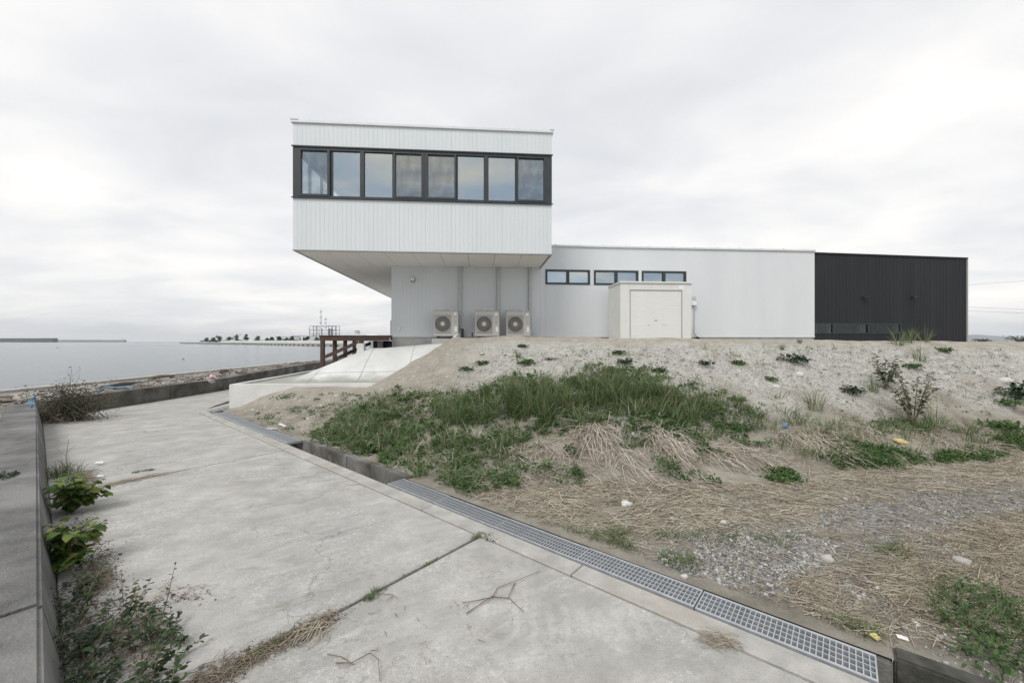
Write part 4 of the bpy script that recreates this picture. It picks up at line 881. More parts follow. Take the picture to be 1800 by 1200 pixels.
# factory
FZ = 620.0
def fx(px): return far(px, FZ) - far(566, FZ)
fac = empty('refinery_plant', (far(566, FZ), FZ, 2), 0, 'distant steel framed industrial plant with tall stacks above the spit', 'factory')
zf = lambda py: zpx(py, FZ) - 2
for px, top, r_w, nm in ((564, 541, 1.0, 'tall_stack'), (572.5, 556, 0.9, 'short_stack'), (559.5, 573, 0.8, 'column_vessel'), (569, 576, 0.6, 'column_vessel')):
    o = MB().tube([(fx(px), 0, -3), (fx(px), 0, zf(top) * 0.75), (fx(px), 0, zf(top))], [r_w, r_w, r_w * 0.45], 10).build(nm, 'far_white', fac)
    for q in (0.55, 0.72, 0.88):
        if nm.endswith('stack'): MB().tube([(fx(px), 0, zf(top) * q), (fx(px), 0, zf(top) * q + 0.7)], [r_w * 1.9, r_w * 1.9], 10).build('stack_platform', 'far_steel', fac)
for px in (544, 551, 556, 578, 584, 591):
    for y_ in (0, 12): MB().box(fx(px) - 0.3, fx(px) + 0.3, y_ - 0.3, y_ + 0.3, -3, zf(572 if px > 548 else 574)).build('frame_column', 'far_steel', fac)
for py in (573, 580, 586, 592):
    for y_ in (0, 12): MB().box(fx(544), fx(591), y_ - 0.25, y_ + 0.25, zf(py) - 0.35, zf(py) + 0.35).build('frame_beam', 'far_steel', fac)
    MB().box(fx(556), fx(582), 1, 11, zf(py) - 0.2, zf(py) + 0.2).build('platform', 'far_steel', fac)
for a, b_ in ((544, 551), (551, 556), (578, 584), (584, 591)):
    mb = MB(); mb.bar((fx(a), -0.4, zf(586)), (fx(b_), -0.4, zf(574)), 0.3, 0.3); mb.build('brace', 'far_steel', fac)
for px in (562, 576, 581): MB().tube([(fx(px), 5, zf(592)), (fx(px), 5, zf(577))], 1.6, 10).build('vessel', 'far_grey', fac)
MB().box(fx(546), fx(562), 3, 10, -3, zf(588)).build('block', 'far_white', fac); MB().box(fx(572), fx(586), 3, 10, -3, zf(589)).build('block', 'far_white', fac)
# white halls left and right of it
for i, (p0, p1, py, Z, lab) in enumerate(((484, 512, 592, 520, 'long low white hall behind the trees of the far spit'), (513, 543, 590.5, 540, 'white hall between the trees and the far plant'), (588, 606, 591, 500, 'low grey white hall right of the far plant'))):
    o = empty('far_hall', (far(p0, Z), Z, 0), 0, lab, 'building'); w_ = far(p1, Z) - far(p0, Z); h = zpx(py, Z)
    MB().box(0, w_, 0, 20, 0, h).build('wall', 'far_white', o); MB().box(-0.5, w_ + 0.5, -0.5, 20.5, h, h + 0.6).build('roof', 'far_grey', o)
    for k in range(5): MB().box(w_ * (0.1 + 0.18 * k), w_ * (0.18 + 0.18 * k), -0.15, 0.0, h * 0.45, h * 0.75).build('window', 'far_steel', o)
Z = 120.0
hall = empty('white_roof_hall', (far(606, Z), Z, 0), 0, 'bright white curved roof visible just above the deck', 'building'); w_ = far(648, Z) - far(606, Z)
MB().box(0, w_, 0, 10, 0, zpx(590, Z)).build('wall', 'far_white', hall)
mb = MB(); zb, zt_ = zpx(590, Z), zpx(587, Z); mb.prism([(0, 0), (w_ * .12, zt_ - zb), (w_ * .85, zt_ - zb + 0.05), (w_, 0)], 0, 10); mb.v = [(x, z, y + zb) for x, y, z in mb.v]; mb.build('roof', 'plastic_white', hall)
tk = empty('storage_tank', (far(628, 160), 160, 0), 0, 'small pale round tank rising behind the white roof', 'tank')
MB().tube([(0, 0, 0), (0, 0, zpx(581.5, 160))], 0.95, 20).build('shell', 'far_pale', tk); MB().tube([(0, 0, zpx(581.5, 160)), (0, 0, zpx(580.5, 160))], [1.02, 0.6], 20).build('lid', 'far_grey', tk)
for px, py, lab in ((101, 611, 'small dark buoy floating left of centre of the bay'), (322, 631, 'tiny dark buoy floating near the quay')):
    Z = 2.5 * 700 / (py - 600); o = empty('buoy', (far(px, Z), Z, -0.6), 0, lab, 'buoy', 'buoys in the bay')
    MB().tube([(-0.5 * Z / 160, 0, 0.05), (0, 0, 0.12), (0.5 * Z / 160, 0, 0.05)], [0.03, 0.0010 * Z, 0.03], 8).build('float', 'far_dark', o); MB().tube([(0, 0, 0.1), (0, 0, 0.0016 * Z + 0.12)], 0.0003 * Z, 6).build('mast', 'far_dark', o)
# hills, bushes, cables at the right
mp_ = [(1685, 603), (1700, 599), (1720, 596.5), (1740, 594), (1758, 590.5), (1775, 588), (1795, 589.5), (1815, 586), (1850, 589), (1900, 594), (1960, 603)]
Z = 5200.0; V = []; F = []
for i, (px, py) in enumerate(mp_):
    xx = far(px, Z); zt_ = zpx(py, Z)
    V += [(xx, Z, -5), (xx, Z + 300, zt_ * 0.7), (xx + 40, Z + 700, zt_), (xx, Z + 1600, -5)]
for i in range(len(mp_) - 1):
    for j in range(3): F.append((i * 4 + j, (i + 1) * 4 + j, (i + 1) * 4 + j + 1, i * 4 + j + 1))
tag(raw('hills', V, F, 'mountain_mat', smooth=True), kind='structure')
for i, (px, py, Z, w_, lab) in enumerate(((1727, 594, 62, 1.7, 'bare dark bush right of the black block on the skyline'), (1793, 589, 50, 2.3, 'larger bare dark bush at the right edge of the skyline'))):
    o = empty('skyline_bush', (far(px, Z), Z, 1.8), 0, lab, 'bush', 'bushes on the skyline'); h = zpx(py, Z) - 1.8; bg = Bag(); mb = MB(); r_ = np.random.default_rng(i)
    for k in range(26):
        a = r_.uniform(0, 6.28); e_ = Vector((math.cos(a) * w_ * r_.uniform(.2, 1) * .7, math.sin(a) * w_ * .5, h * r_.uniform(.5, 1.05))); mb.tube([(0, 0, 0), tuple(e_ * 0.5 + Vector((0, 0, 0.1))), tuple(e_)], [0.04, 0.025, 0.008], 5)
    mb.build('branches', 'bark', o); crown_bag((0, 0, h * .55), w_ * .65, h * .5, 260, 0.07, 40 + i, bg); bg.build('foliage', 'dark_bush', o)
for i, (y0, y1, lab) in enumerate(((500, 491, 'topmost overhead cable right of the black block'), (539, 542, 'middle overhead cable right of the black block'), (545, 549, 'lowest overhead cable right of the black block'))):
    Za, Zb = 55, 45; mb = MB(); pts = []
    for k in range(13):
        f = k / 12; px = 1640 + (2100 - 1640) * f; Z = Za + (Zb - Za) * f; py = y0 + (y1 - y0) * (px - 1700) / 100 * (0.9 if px < 1800 else 1) + 2.0 * math.sin(f * 3.14)
        pts.append((far(px, Z), Z, zpx(py, Z)))
    mb.tube(pts, 0.011, 5); tag(mb.build('overhead_cable', 'cable_black'), lab, 'cable', 'overhead cables')

# ------------------------------------------------------------------ plants and litter
def nrm(a): return a / np.maximum(np.linalg.norm(a, axis=-1, keepdims=True), 1e-9)
def blades(bag, P, h, w, ang, lean, nseg=4, r=None, curl=1.0):
    """tapering arched strips; P (n,3), h,w,ang,lean (n,)"""
    n_ = len(P); s = np.linspace(0, 1, nseg + 1)[None, :, None]
    L = np.stack([np.cos(ang), np.sin(ang), np.zeros(n_)], -1)[:, None, :]
    up = np.array([0, 0, 1.0])[None, None, :]
    hh = h[:, None, None]; le = lean[:, None, None]
    path = P[:, None, :] + up * hh * (s - curl * 0.5 * le * s ** 2.4) + L * hh * le * s ** 1.7
    sa = ang + np.pi / 2 + rng.normal(0, 0.6, n_); S = np.stack([np.cos(sa), np.sin(sa), np.zeros(n_)], -1)[:, None, :]
    ww = w[:, None, None] * (1 - s ** 2 * 0.93) * (0.55 + 0.45 * np.minimum(1, s * 4 + 0.3))
    V = np.stack([path - S * ww / 2, path + S * ww / 2], 2).reshape(n_, -1, 3)
    k = 2 * (nseg + 1); f = np.array([[2 * i, 2 * i + 1, 2 * i + 3, 2 * i + 2] for i in range(nseg)])
    F = (f[None] + (np.arange(n_) * k)[:, None, None]).reshape(-1, 4)
    rr = r if r is not None else rng.uniform(0, 1, n_)
    bag.add(V.reshape(-1, 3), F, np.repeat(rr, k))
def leaves(bag, P, D, up, size, r, ratio=0.5, fold=0.18, droop=0.15):
    """folded ovate leaves: P base (n,3), D direction, up normal hint"""
    n_ = len(P); D = nrm(D); S = nrm(np.cross(D, up)); Nn = np.cross(S, D); sz = size[:, None]
    def q(a, b_, c_): return P + D * sz * a + S * sz * b_ * ratio + Nn * sz * c_
    V = np.stack([q(0, 0, 0), q(.33, .5, fold), q(.72, .38, fold - droop * .5), q(1, 0, -droop), q(.72, -.38, fold - droop * .5), q(.33, -.5, fold), q(.33, 0, 0), q(.72, 0, -droop * .4)], 1)
    f = np.array([[0, 6, 1, 1], [6, 7, 2, 1], [7, 3, 2, 2]]);
    f = np.array([[0, 6, 5, 5], [0, 1, 6, 6]])
    f = np.array([[0, 1, 2, 7], [0, 7, 4, 5], [7, 2, 3, 3], [7, 3, 4, 4]])
    f = np.array([[6, 0, 1, 2], [6, 2, 3, 7], [6, 4, 5, 0], [6, 7, 3, 4]])
    F = (f[None] + (np.arange(n_) * 8)[:, None, None]).reshape(-1, 4)
    bag.add(V.reshape(-1, 3), F, np.repeat(r, 8))
def stalks(bag, P, Q, w, r, sag=0.0, mid=None):
    """thin three-sided stalks from P to Q with a bent middle"""
    n_ = len(P); M = (P + Q) / 2 if mid is None else mid
    D = nrm(Q - P); S = nrm(np.cross(D, np.array([0.02, 0.01, 1.0]))); T_ = np.cross(S, D); ring = []
    for C_, k in ((P, 1.0), (M, 0.9), (Q, 0.55)):
        for t_ in (0, 2.094, 4.189): ring.append(C_ + (S * math.cos(t_) + T_ * math.sin(t_)) * (w * k / 2)[:, None])
    V = np.stack(ring, 1); f = []
    for i in range(2):
        for k in range(3): f.append([i * 3 + k, i * 3 + (k + 1) % 3, i * 3 + 3 + (k + 1) % 3, i * 3 + 3 + k])
    F = (np.array(f)[None] + (np.arange(n_) * 9)[:, None, None]).reshape(-1, 4)
    bag.add(V.reshape(-1, 3), F, np.repeat(r, 9))
def stones(bag, P, s, r, flatz=0.7):
    n_ = len(P); c8 = np.array([[x, y, z] for x in (-1, 1) for y in (-1, 1) for z in (-1, 1)], float)
    V = c8[None] * rng.uniform(0.55, 1.15, (n_, 8, 3)) * np.array([1, 0.8, flatz]) * (s * 0.5)[:, None, None]
    a = rng.uniform(0, 6.28, n_); b_ = rng.normal(0, 0.5, n_); ca_, sa_ = np.cos(a)[:, None], np.sin(a)[:, None]; cb_, sb_ = np.cos(b_)[:, None], np.sin(b_)[:, None]
    x, y, z = V[..., 0], V[..., 1], V[..., 2]; y, z = y * cb_ - z * sb_, y * sb_ + z * cb_; x, y = x * ca_ - y * sa_, x * sa_ + y * ca_
    V = np.stack([x, y, z], -1) + P[:, None, :]
    f = np.array([[0, 1, 3, 2], [4, 6, 7, 5], [0, 4, 5, 1], [2, 3, 7, 6], [0, 2, 6, 4], [1, 5, 7, 3]])
    F = (f[None] + (np.arange(n_) * 8)[:, None, None]).reshape(-1, 4)
    bag.add(V.reshape(-1, 3), F, np.repeat(r, 8))
def inpoly(x, y, poly):
    ins = np.zeros(len(x), bool); j = len(poly) - 1
    for i in range(len(poly)):
        xi, yi = poly[i]; xj, yj = poly[j]
        c_ = ((yi > y) != (yj > y)) & (x < (xj - xi) * (y - yi) / (yj - yi + 1e-12) + xi); ins ^= c_; j = i
    return ins
def zone(pxpoly): return [hit(*p)[:2] for p in pxpoly]
def sample(poly, n_, dens=None):
    """n_ candidates in a world polygon thinned by a density function"""
    xs = [p[0] for p in poly]; ys = [p[1] for p in poly]; X = []; 
    x = rng.uniform(min(xs), max(xs), n_ * 6); y = rng.uniform(min(ys), max(ys), n_ * 6); k = inpoly(x, y, poly); x, y = x[k], y[k]
    if dens is not None: k = rng.uniform(0, 1, len(x)) < dens(x, y); x, y = x[k], y[k]
    x, y = x[:n_], y[:n_]
    k = to_ta(x, y)[1] > 0.46; x, y = x[k], y[k]
    return np.stack([x, y, height(x, y)], -1)
def dome(bag, C_, rad, nleaf, size, seedr, flat_=0.6, lo=0, hi=1.0, ratio=0.55):
    """leafy clump: leaves spread through a low dome round each centre"""
    n_ = len(C_); K = nleaf; v = rng.normal(size=(n_, K, 3)); v[..., 2] = np.abs(v[..., 2]) * 0.9 + 0.05; v = nrm(v) * (rng.uniform(0.25, 1, (n_, K, 1)) ** 0.6)
    P = C_[:, None, :] + v * rad[:, None, None] * np.array([1, 1, flat_])
    D = v * np.array([1, 1, 0.5]) + rng.normal(0, 0.45, v.shape); up = np.array([0, 0, 1.0]) + rng.normal(0, 0.35, v.shape)
    sz = size * rng.uniform(0.6, 1.35, n_ * K); r = np.clip(lo + (hi - lo) * (0.45 * np.repeat(seedr, K) + 0.55 * rng.uniform(0, 1, n_ * K)), 0, 1)
    leaves(bag, P.reshape(-1, 3), D.reshape(-1, 3), up.reshape(-1, 3), sz, r, ratio)
def tuft(bag, C_, n_, hmin, hmax, w, spread, leanm=0.6, lo=0.0, hi=1.0, nseg=5):
    a = rng.uniform(0, 6.28, n_); rr = spread * np.sqrt(rng.uniform(0, 1, n_))
    P = np.asarray(C_) + np.stack([np.cos(a) * rr, np.sin(a) * rr, np.zeros(n_)], -1)
    blades(bag, P, rng.uniform(hmin, hmax, n_), w * rng.uniform(0.6, 1.3, n_), a + rng.normal(0, 0.7, n_), np.clip(rng.normal(leanm, 0.25, n_), 0.05, 1.2), nseg, rng.uniform(lo, hi, n_))

# --- the green belt on the slope
Z1 = zone([(545, 775), (610, 735), (690, 700), (770, 700), (860, 680), (930, 672), (1000, 670), (1060, 655), (1150, 668), (1230, 690), (1300, 715), (1290, 745), (1200, 772), (1090, 772), (1000, 752), (930, 775), (900, 830), (840, 845), (760, 842), (690, 828), (610, 802)])
herb = Bag(); gr = Bag()
def edge_in(x, y, poly):
    # signed distance to a polygon, positive inside
    d = np.full(len(x), 1e9); P_ = np.stack([x, y], -1)
    for k in range(len(poly)):
        a_ = np.array(poly[k]); b_ = np.array(poly[(k + 1) % len(poly)]); e_ = b_ - a_; q = np.clip(((P_ - a_) @ e_) / (e_ @ e_ + 1e-9), 0, 1); d = np.minimum(d, np.linalg.norm(P_ - a_ - q[:, None] * e_, axis=1))
    return np.where(inpoly(x, y, poly), d, -d)
def soft(x, y, poly, w, seed, f=1.6, thr=0.5): return sstep(-0.16, 0.16, edge_in(x, y, poly) / w * 0.5 + (fbm(x * f, y * f, seed) - thr) * 2.2 + 0.02)
cx_, cy_ = np.mean([p[0] for p in Z1]), np.mean([p[1] for p in Z1]); Z1B = [(cx_ + (p[0] - cx_) * 1.12, cy_ + (p[1] - cy_) * 1.35) for p in Z1]
C_ = sample(Z1B, 1350, lambda x, y: soft(x, y, Z1, 0.5, 33, 1.5, 0.43)); dome(herb, C_, rng.uniform(0.04, 0.13, len(C_)) * (0.5 + 1.1 * fbm(C_[:, 0] * 1.4, C_[:, 1] * 1.4, 77)), 32, 0.043, vnoise(C_[:, 0] * 1.9, C_[:, 1] * 1.9, 8), 1.2)
C_ = sample(Z1B, 330, lambda x, y: soft(x, y, Z1, 0.6, 51, 1.2, 0.5))
for c_ in C_:
    hh_ = 0.16 + 0.34 * float(fbm(np.array([c_[0] * 1.3]), np.array([c_[1] * 1.3]), 45)[0]); lo_ = float(rng.uniform(0, .45)); tuft(gr, c_, 22, hh_ * .4, hh_ * 1.25, 0.009, 0.12, 0.8, lo_, lo_ + .55)
for px, py, n_ in ((945, 830, 7), (1000, 838, 8), (905, 852, 6), (1100, 770, 6), (1120, 785, 5), (1205, 838, 8), (1225, 850, 5), (1160, 815, 4), (1010, 800, 4), (975, 845, 4), (1240, 800, 5), (1290, 770, 7), (1330, 790, 5)):
    X_, Y_, _z = hit(px, py); x_, y_ = X_ + rng.normal(0, .14, n_), Y_ + rng.normal(0, .10, n_); dome(herb, np.stack([x_, y_, height(x_, y_) + .04], -1), rng.uniform(.06, .12, n_), 26, .042, rng.uniform(0, 1, n_), .9)
for px, py, n_, h in ((925, 725, 70, .55), (880, 720, 60, .5), (1045, 715, 90, .7), (1075, 705, 70, .65), (1000, 715, 60, .6), (1130, 700, 80, .75), (1165, 705, 70, .65), (1210, 715, 60, .5), (960, 735, 70, .55), (1250, 722, 45, .4), (805, 730, 40, .4), (1060, 690, 30, .8), (1150, 690, 26, .8), (1025, 745, 60, .45)):
    tuft(gr, hit(px, py), int(n_ * 1.7), h * .3, h * 1.15, 0.013, 0.26, 0.7, 0.1, 0.95)
ZU = zone([(770, 720), (860, 690), (930, 682), (1000, 675), (1060, 662), (1150, 675), (1230, 695), (1300, 720), (1290, 742), (1180, 752), (1060, 752), (960, 752), (880, 745), (800, 745)])
C_ = sample(ZU, 135, lambda x, y: soft(x, y, ZU, 0.35, 57, 1.9, 0.56))
for c_ in C_:
    hh_ = 0.22 + 0.62 * float(fbm(np.array([c_[0] * 1.9]), np.array([c_[1] * 1.9]), 47)[0]) ** 1.3; lo_ = float(rng.uniform(0.0, .62)); tuft(gr, c_, 30, hh_ * .35, hh_ * 1.25, 0.013, 0.11, float(rng.uniform(.3, .85)), lo_, min(1, lo_ + .4))
dry_ = Bag()
for c_ in sample(Z1B, 130, lambda x, y: soft(x, y, Z1, 0.6, 58, 1.6, 0.45)): h_ = rng.uniform(.15, .55); tuft(dry_, c_, 9, h_ * .4, h_, .007, .10, float(rng.uniform(.3, 1.0)), 0, 1, 4)
tag(dry_.build('dead_stems', 'dead_reed'), 'dead upright stems standing among the green slope plants', 'stems', kind='stuff')
C_ = sample(Z1B, 170, lambda x, y: soft(x, y, Z1, 0.5, 35, 1.7, 0.5)); dome(herb, C_, rng.uniform(0.06, 0.14, len(C_)), 16, 0.085, rng.uniform(0, 1, len(C_)), 1.3, .25, 1, .65)
tag(herb.build('leafy_ground_cover', 'herb'), 'bright green leafy ground cover across the middle of the slope', 'ground cover', kind='stuff')
tag(gr.build('long_grass', 'grass'), 'long arching green grass growing on the middle of the slope', 'grass', kind='stuff')
# --- weeds on the left end of the slope and right-hand belt
h2 = Bag(); g2 = Bag()
for pp, n_, rad, nl, sz in (([(425, 722), (470, 705), (600, 690), (680, 690), (640, 730), (560, 770), (500, 755)], 100, 0.12, 22, 0.038), ([(1430, 800), (1500, 775), (1600, 795), (1640, 815), (1560, 825), (1470, 822)], 150, 0.15, 30, 0.045), ([(1630, 800), (1700, 785), (1770, 800), (1740, 812), (1660, 815)], 80, 0.14, 28, 0.042),
                          ([(1345, 830), (1395, 822), (1405, 850), (1360, 852)], 26, 0.14, 34, 0.05), ([(1740, 770), (1800, 760), (1800, 795), (1760, 795)], 60, 0.16, 28, 0.045), ([(1500, 740), (1640, 735), (1680, 760), (1560, 765)], 60, 0.10, 20, 0.035)):
    C_ = sample(zone(pp), n_, lambda x, y: sstep(0.36, 0.55, fbm(x * 2.1, y * 2.1, 71)) + 0.12)
    if len(C_): dome(h2, C_, rng.uniform(0.5, 1.2, len(C_)) * rad, nl, sz, rng.uniform(0, 1, len(C_)), 0.6)
for px, py, n_, h in ((1380, 730, 50, .4), (1400, 745, 60, .45), (1440, 760, 60, .4), (1460, 775, 50, .4), (1360, 700, 30, .35), (1620, 755, 60, .4), (1650, 745, 60, .35), (1700, 760, 60, .35), (1480, 800, 50, .35), (1530, 765, 40, .35), (1330, 735, 40, .3), (1580, 760, 40, .35), (1770, 765, 50, .35), (1410, 800, 60, .3)):
    tuft(g2, hit(px, py), n_, h * .4, h, 0.010, 0.22, 0.8, 0.2, 1.0)
for px, py, n_ in ((470, 745, 20), (560, 735, 26), (600, 745, 26), (520, 720, 18), (640, 735, 26), (690, 720, 24), (660, 700, 20), (610, 775, 22), (740, 690, 24)):
    tuft(g2, hit(px, py), n_, 0.10, 0.28, 0.008, 0.16, 0.8, 0.3, 1.0)
ZB_ = zone([(830, 640), (960, 615), (1200, 610), (1500, 612), (1780, 616), (1798, 760), (1500, 770), (1320, 730), (1000, 660)])
C_ = sample(ZB_, 240, lambda x, y: sstep(.42, .62, fbm(x * 1.6, y * 1.6, 73)) * .8 + .12); dome(h2, C_, rng.uniform(.02, .07, len(C_)), 9, .03, rng.uniform(0, 1, len(C_)), .8)
for c_ in sample(ZB_, 170, lambda x, y: sstep(.42, .62, fbm(x * 1.6, y * 1.6, 74)) * .8 + .1): h_ = rng.uniform(.08, .32); tuft(g2, c_, 7, h_ * .4, h_, .006, .05, .6, .25, 1.0, 4)
for c_ in sample(zone([(1300, 720), (1480, 745), (1640, 740), (1790, 750), (1790, 800), (1600, 815), (1450, 810), (1340, 780)]), 90): h_ = rng.uniform(.15, .42); tuft(g2, c_, 16, h_ * .4, h_, .009, .12, .7, .2, 1.0)
tag(h2.build('slope_weeds', 'herb'), 'scattered patches of green weeds at both ends of the slope', 'weeds', kind='stuff')
tag(g2.build('dry_grass', 'grass'), 'yellowing grass tufts along the lower right of the slope', 'grass', kind='stuff')
# low weeds on the flat ground by the gratings
lw = Bag()
for pp, n_ in (([(985, 930), (1110, 930), (1110, 965), (1040, 970), (1000, 955)], 70), ([(1160, 970), (1230, 985), (1220, 1020), (1150, 1000)], 34), ([(1310, 940), (1400, 945), (1380, 975)], 12), ([(1460, 1090), (1560, 1120), (1530, 1140), (1480, 1110)], 26), ([(1520, 960), (1600, 960), (1590, 985)], 16), ([(1130, 940), (1300, 930), (1280, 960)], 20)):
    C_ = sample(zone(pp), n_)
    for c_ in C_: tuft(lw, c_, 16, 0.03, 0.10, 0.006, 0.05, 0.9, 0.0, 0.9, 3)
tag(lw.build('low_weeds', 'grass'), 'short green weeds in the soil beside the gratings', 'weeds', kind='stuff')
# --- big clump of grass by the open drain at the lower right
cl = empty('grass_clump', ta(-6.3, 0.85) + (0,), 0, 'lush green grass and herb clump at the lower right beside the open drain', 'grass clump')
b1 = Bag(); b2 = Bag(); ox, oy = ta(-6.3, 0.85)
for k in range(60):
    t_, a_ = rng.uniform(-7.4, -5.3), rng.uniform(0.47, 1.5); x_, y_ = ta(t_, a_)
    tuft(b1, (x_ - ox, y_ - oy, 0.0), 22, 0.08, 0.30, 0.007, 0.10, 0.8, 0.0, 0.6)
C_ = np.array([(ta(t_, a_)[0] - ox, ta(t_, a_)[1] - oy, 0.02) for t_, a_ in zip(rng.uniform(-7.3, -5.3, 130), rng.uniform(0.5, 1.6, 130))]); dome(b2, C_, rng.uniform(0.06, 0.14, 130), 26, 0.036, rng.uniform(0, 1, 130), 0.9, 0, 0.8)
b1.build('blades', 'grass', cl); b2.build('leaves', 'herb', cl)

# --- dead reeds fanned over the slope foot
rd = Bag()
def fan(px, py, n_, lmin, lmax, a0, aw, up=0.10, spread=0.12):
    X0, Y0, z0 = hit(px, py); a = rng.normal(a0, aw * np.where(rng.uniform(0, 1, n_) < .25, 2.6, 1.0), n_); L = rng.uniform(lmin, lmax, n_) ** 1.15
    x0 = X0 + rng.normal(0, spread, n_); y0 = Y0 + rng.normal(0, spread, n_); st = rng.uniform(0, 0.35, n_) * L
    x0 = x0 + np.cos(a) * st; y0 = y0 + np.sin(a) * st; L = L - st * .5
    x1, y1 = x0 + np.cos(a) * L, y0 + np.sin(a) * L; xm, ym = (x0 + x1) / 2 + rng.normal(0, .06, n_), (y0 + y1) / 2 + rng.normal(0, .06, n_)
    P = np.stack([x0, y0, height(x0, y0) + rng.uniform(0.02, up, n_)], -1); M = np.stack([xm, ym, height(xm, ym) + rng.uniform(0.02, up * 1.3, n_)], -1); Q = np.stack([x1, y1, height(x1, y1) + rng.uniform(0.005, 0.05, n_)], -1)
    k = (to_ta(x1, y1)[1] > 0.45) & (to_ta(xm, ym)[1] > 0.45)
    stalks(rd, P[k], Q[k], rng.uniform(0.005, 0.012, k.sum()), rng.uniform(0.0, 1, k.sum()), mid=M[k])
fan(1045, 762, 190, 0.35, 0.85, R(-100), 0.42, 0.20, 0.08); fan(1030, 775, 80, 0.3, 0.8, R(-115), 0.4, 0.16, 0.08); fan(1150, 772, 170, 0.35, 0.85, R(-75), 0.42, 0.18, 0.08); fan(1175, 785, 90, 0.3, 0.75, R(-60), 0.5)
fan(960, 790, 80, 0.3, 0.6, R(-110), 0.7); fan(905, 800, 60, 0.25, 0.5, R(-120), 0.7); fan(1250, 795, 60, 0.3, 0.6, R(-40), 0.6); fan(1090, 800, 90, 0.25, 0.6, R(-85), 0.6)
fan(1420, 762, 80, 0.3, 0.7, R(-75), 0.5, .12); fan(1450, 788, 80, 0.3, 0.7, R(-65), 0.6); fan(1390, 770, 60, .25, .6, R(-100), 0.6); fan(1640, 770, 50, .25, .6, R(-60), .8); fan(1520, 760, 50, .25, .6, R(-140), .8); fan(1310, 800, 60, 0.25, 0.6, R(-20), 0.6); fan(1740, 790, 50, .25, .6, R(-60), .9); fan(1000, 830, 110, .2, .5, R(-90), 0.9, .05, .35); fan(1150, 845, 110, .2, .5, R(-60), 0.9, .05, .4)
tag(rd.build('dead_reeds', 'dead_reed'), 'pale dead reed stalks fanned out over the foot of the slope', 'reeds', kind='stuff')
# --- straw strewn over the flat
stw = Bag()
def strew(poly, n_, lmin, lmax, a0, aw, dens=None, wmin=.003, wmax=.008, lo=0.0, hi=1.0, up=.03):
    C_ = sample(poly, n_, dens); n_ = len(C_); a = rng.normal(a0, aw, n_); L = rng.uniform(lmin, lmax, n_) ** 1.0 / 2
    d = np.stack([np.cos(a), np.sin(a)], -1); e0 = C_[:, :2] - d * L[:, None]; e1 = C_[:, :2] + d * L[:, None]
    k = (to_ta(e0[:, 0], e0[:, 1])[1] > 0.36) & (to_ta(e1[:, 0], e1[:, 1])[1] > 0.36); C_, e0, e1 = C_[k], e0[k], e1[k]; n_ = len(C_)
    if not n_: return
    P = np.stack([e0[:, 0], e0[:, 1], height(e0[:, 0], e0[:, 1]) + rng.uniform(0.003, up, n_)], -1); Q = np.stack([e1[:, 0], e1[:, 1], height(e1[:, 0], e1[:, 1]) + rng.uniform(0.003, up, n_)], -1)
    M = (P + Q) / 2 + np.stack([rng.normal(0, .022, n_), rng.normal(0, .022, n_), np.zeros(n_)], -1); M[:, 2] = np.maximum(M[:, 2], height(M[:, 0], M[:, 1]) + 0.004)
    stalks(stw, P, Q, rng.uniform(wmin, wmax, n_), rng.uniform(lo, hi, n_), mid=M)
ZF = zone([(700, 858), (850, 838), (1000, 842), (1200, 855), (1400, 850), (1560, 822), (1800, 800), (1800, 850), (1600, 872), (1450, 900), (1300, 930), (1150, 940), (1000, 930), (850, 905), (760, 880)])
strew(ZF, 5200, 0.06, 0.38, 0.1, 0.8, lambda x, y: sstep(.32, .6, fbm(x * 1.8, y * 1.8, 61)) + .12, up=.035)
ZR = zone([(1380, 1030), (1500, 985), (1640, 940), (1800, 900), (1800, 1120), (1640, 1110), (1560, 1120), (1450, 1085)])
strew(ZR, 4600, 0.06, 0.34, 0.5, 0.9, lambda x, y: sstep(.30, .55, fbm(x * 2.2, y * 2.2, 62)) + .15, wmin=.0025, wmax=.0065, hi=.8, up=.03)
ZA = zone([(780, 868), (1000, 850), (1400, 850), (1800, 830), (1800, 1150), (1560, 1130), (1200, 1020), (1000, 940)])
strew(ZA, 4200, 0.03, 0.22, 0.2, 1.2, None, wmin=.002, wmax=.006, lo=0)
strew(ZA, 6000, 0.015, 0.08, 0.2, 1.6, lambda x, y: sstep(.35, .6, fbm(x * 2.4, y * 2.4, 64)) + .1, wmin=.002, wmax=.006, lo=0, hi=.9, up=.015)
strew([hit(1180, 800)[:2], hit(1300, 780)[:2], hit(1700, 740)[:2], hit(1800, 740)[:2], hit(1800, 800)[:2], hit(1400, 850)[:2]], 1300, .06, .4, .3, 1.0)
strew(zone([(560, 770), (620, 790), (720, 840), (800, 862), (700, 850)]), 160, .04, .2, 2.4, .8)
strew(zone([(440, 722), (650, 695), (900, 640), (1300, 620), (1780, 620), (1790, 720), (1300, 700), (900, 665), (560, 760)]), 1100, .05, .35, .2, 1.1, lambda x, y: sstep(.45, .65, fbm(x * 2.2, y * 2.2, 66)) + .05, wmin=.002, wmax=.005, hi=.7)
strew(Z1B, 900, .1, .45, .4, 1.3, None, wmin=.003, wmax=.007, up=.16)
tag(stw.build('straw_litter', 'straw'), 'dry straw strewn over the flat soil in the foreground', 'straw', kind='stuff')
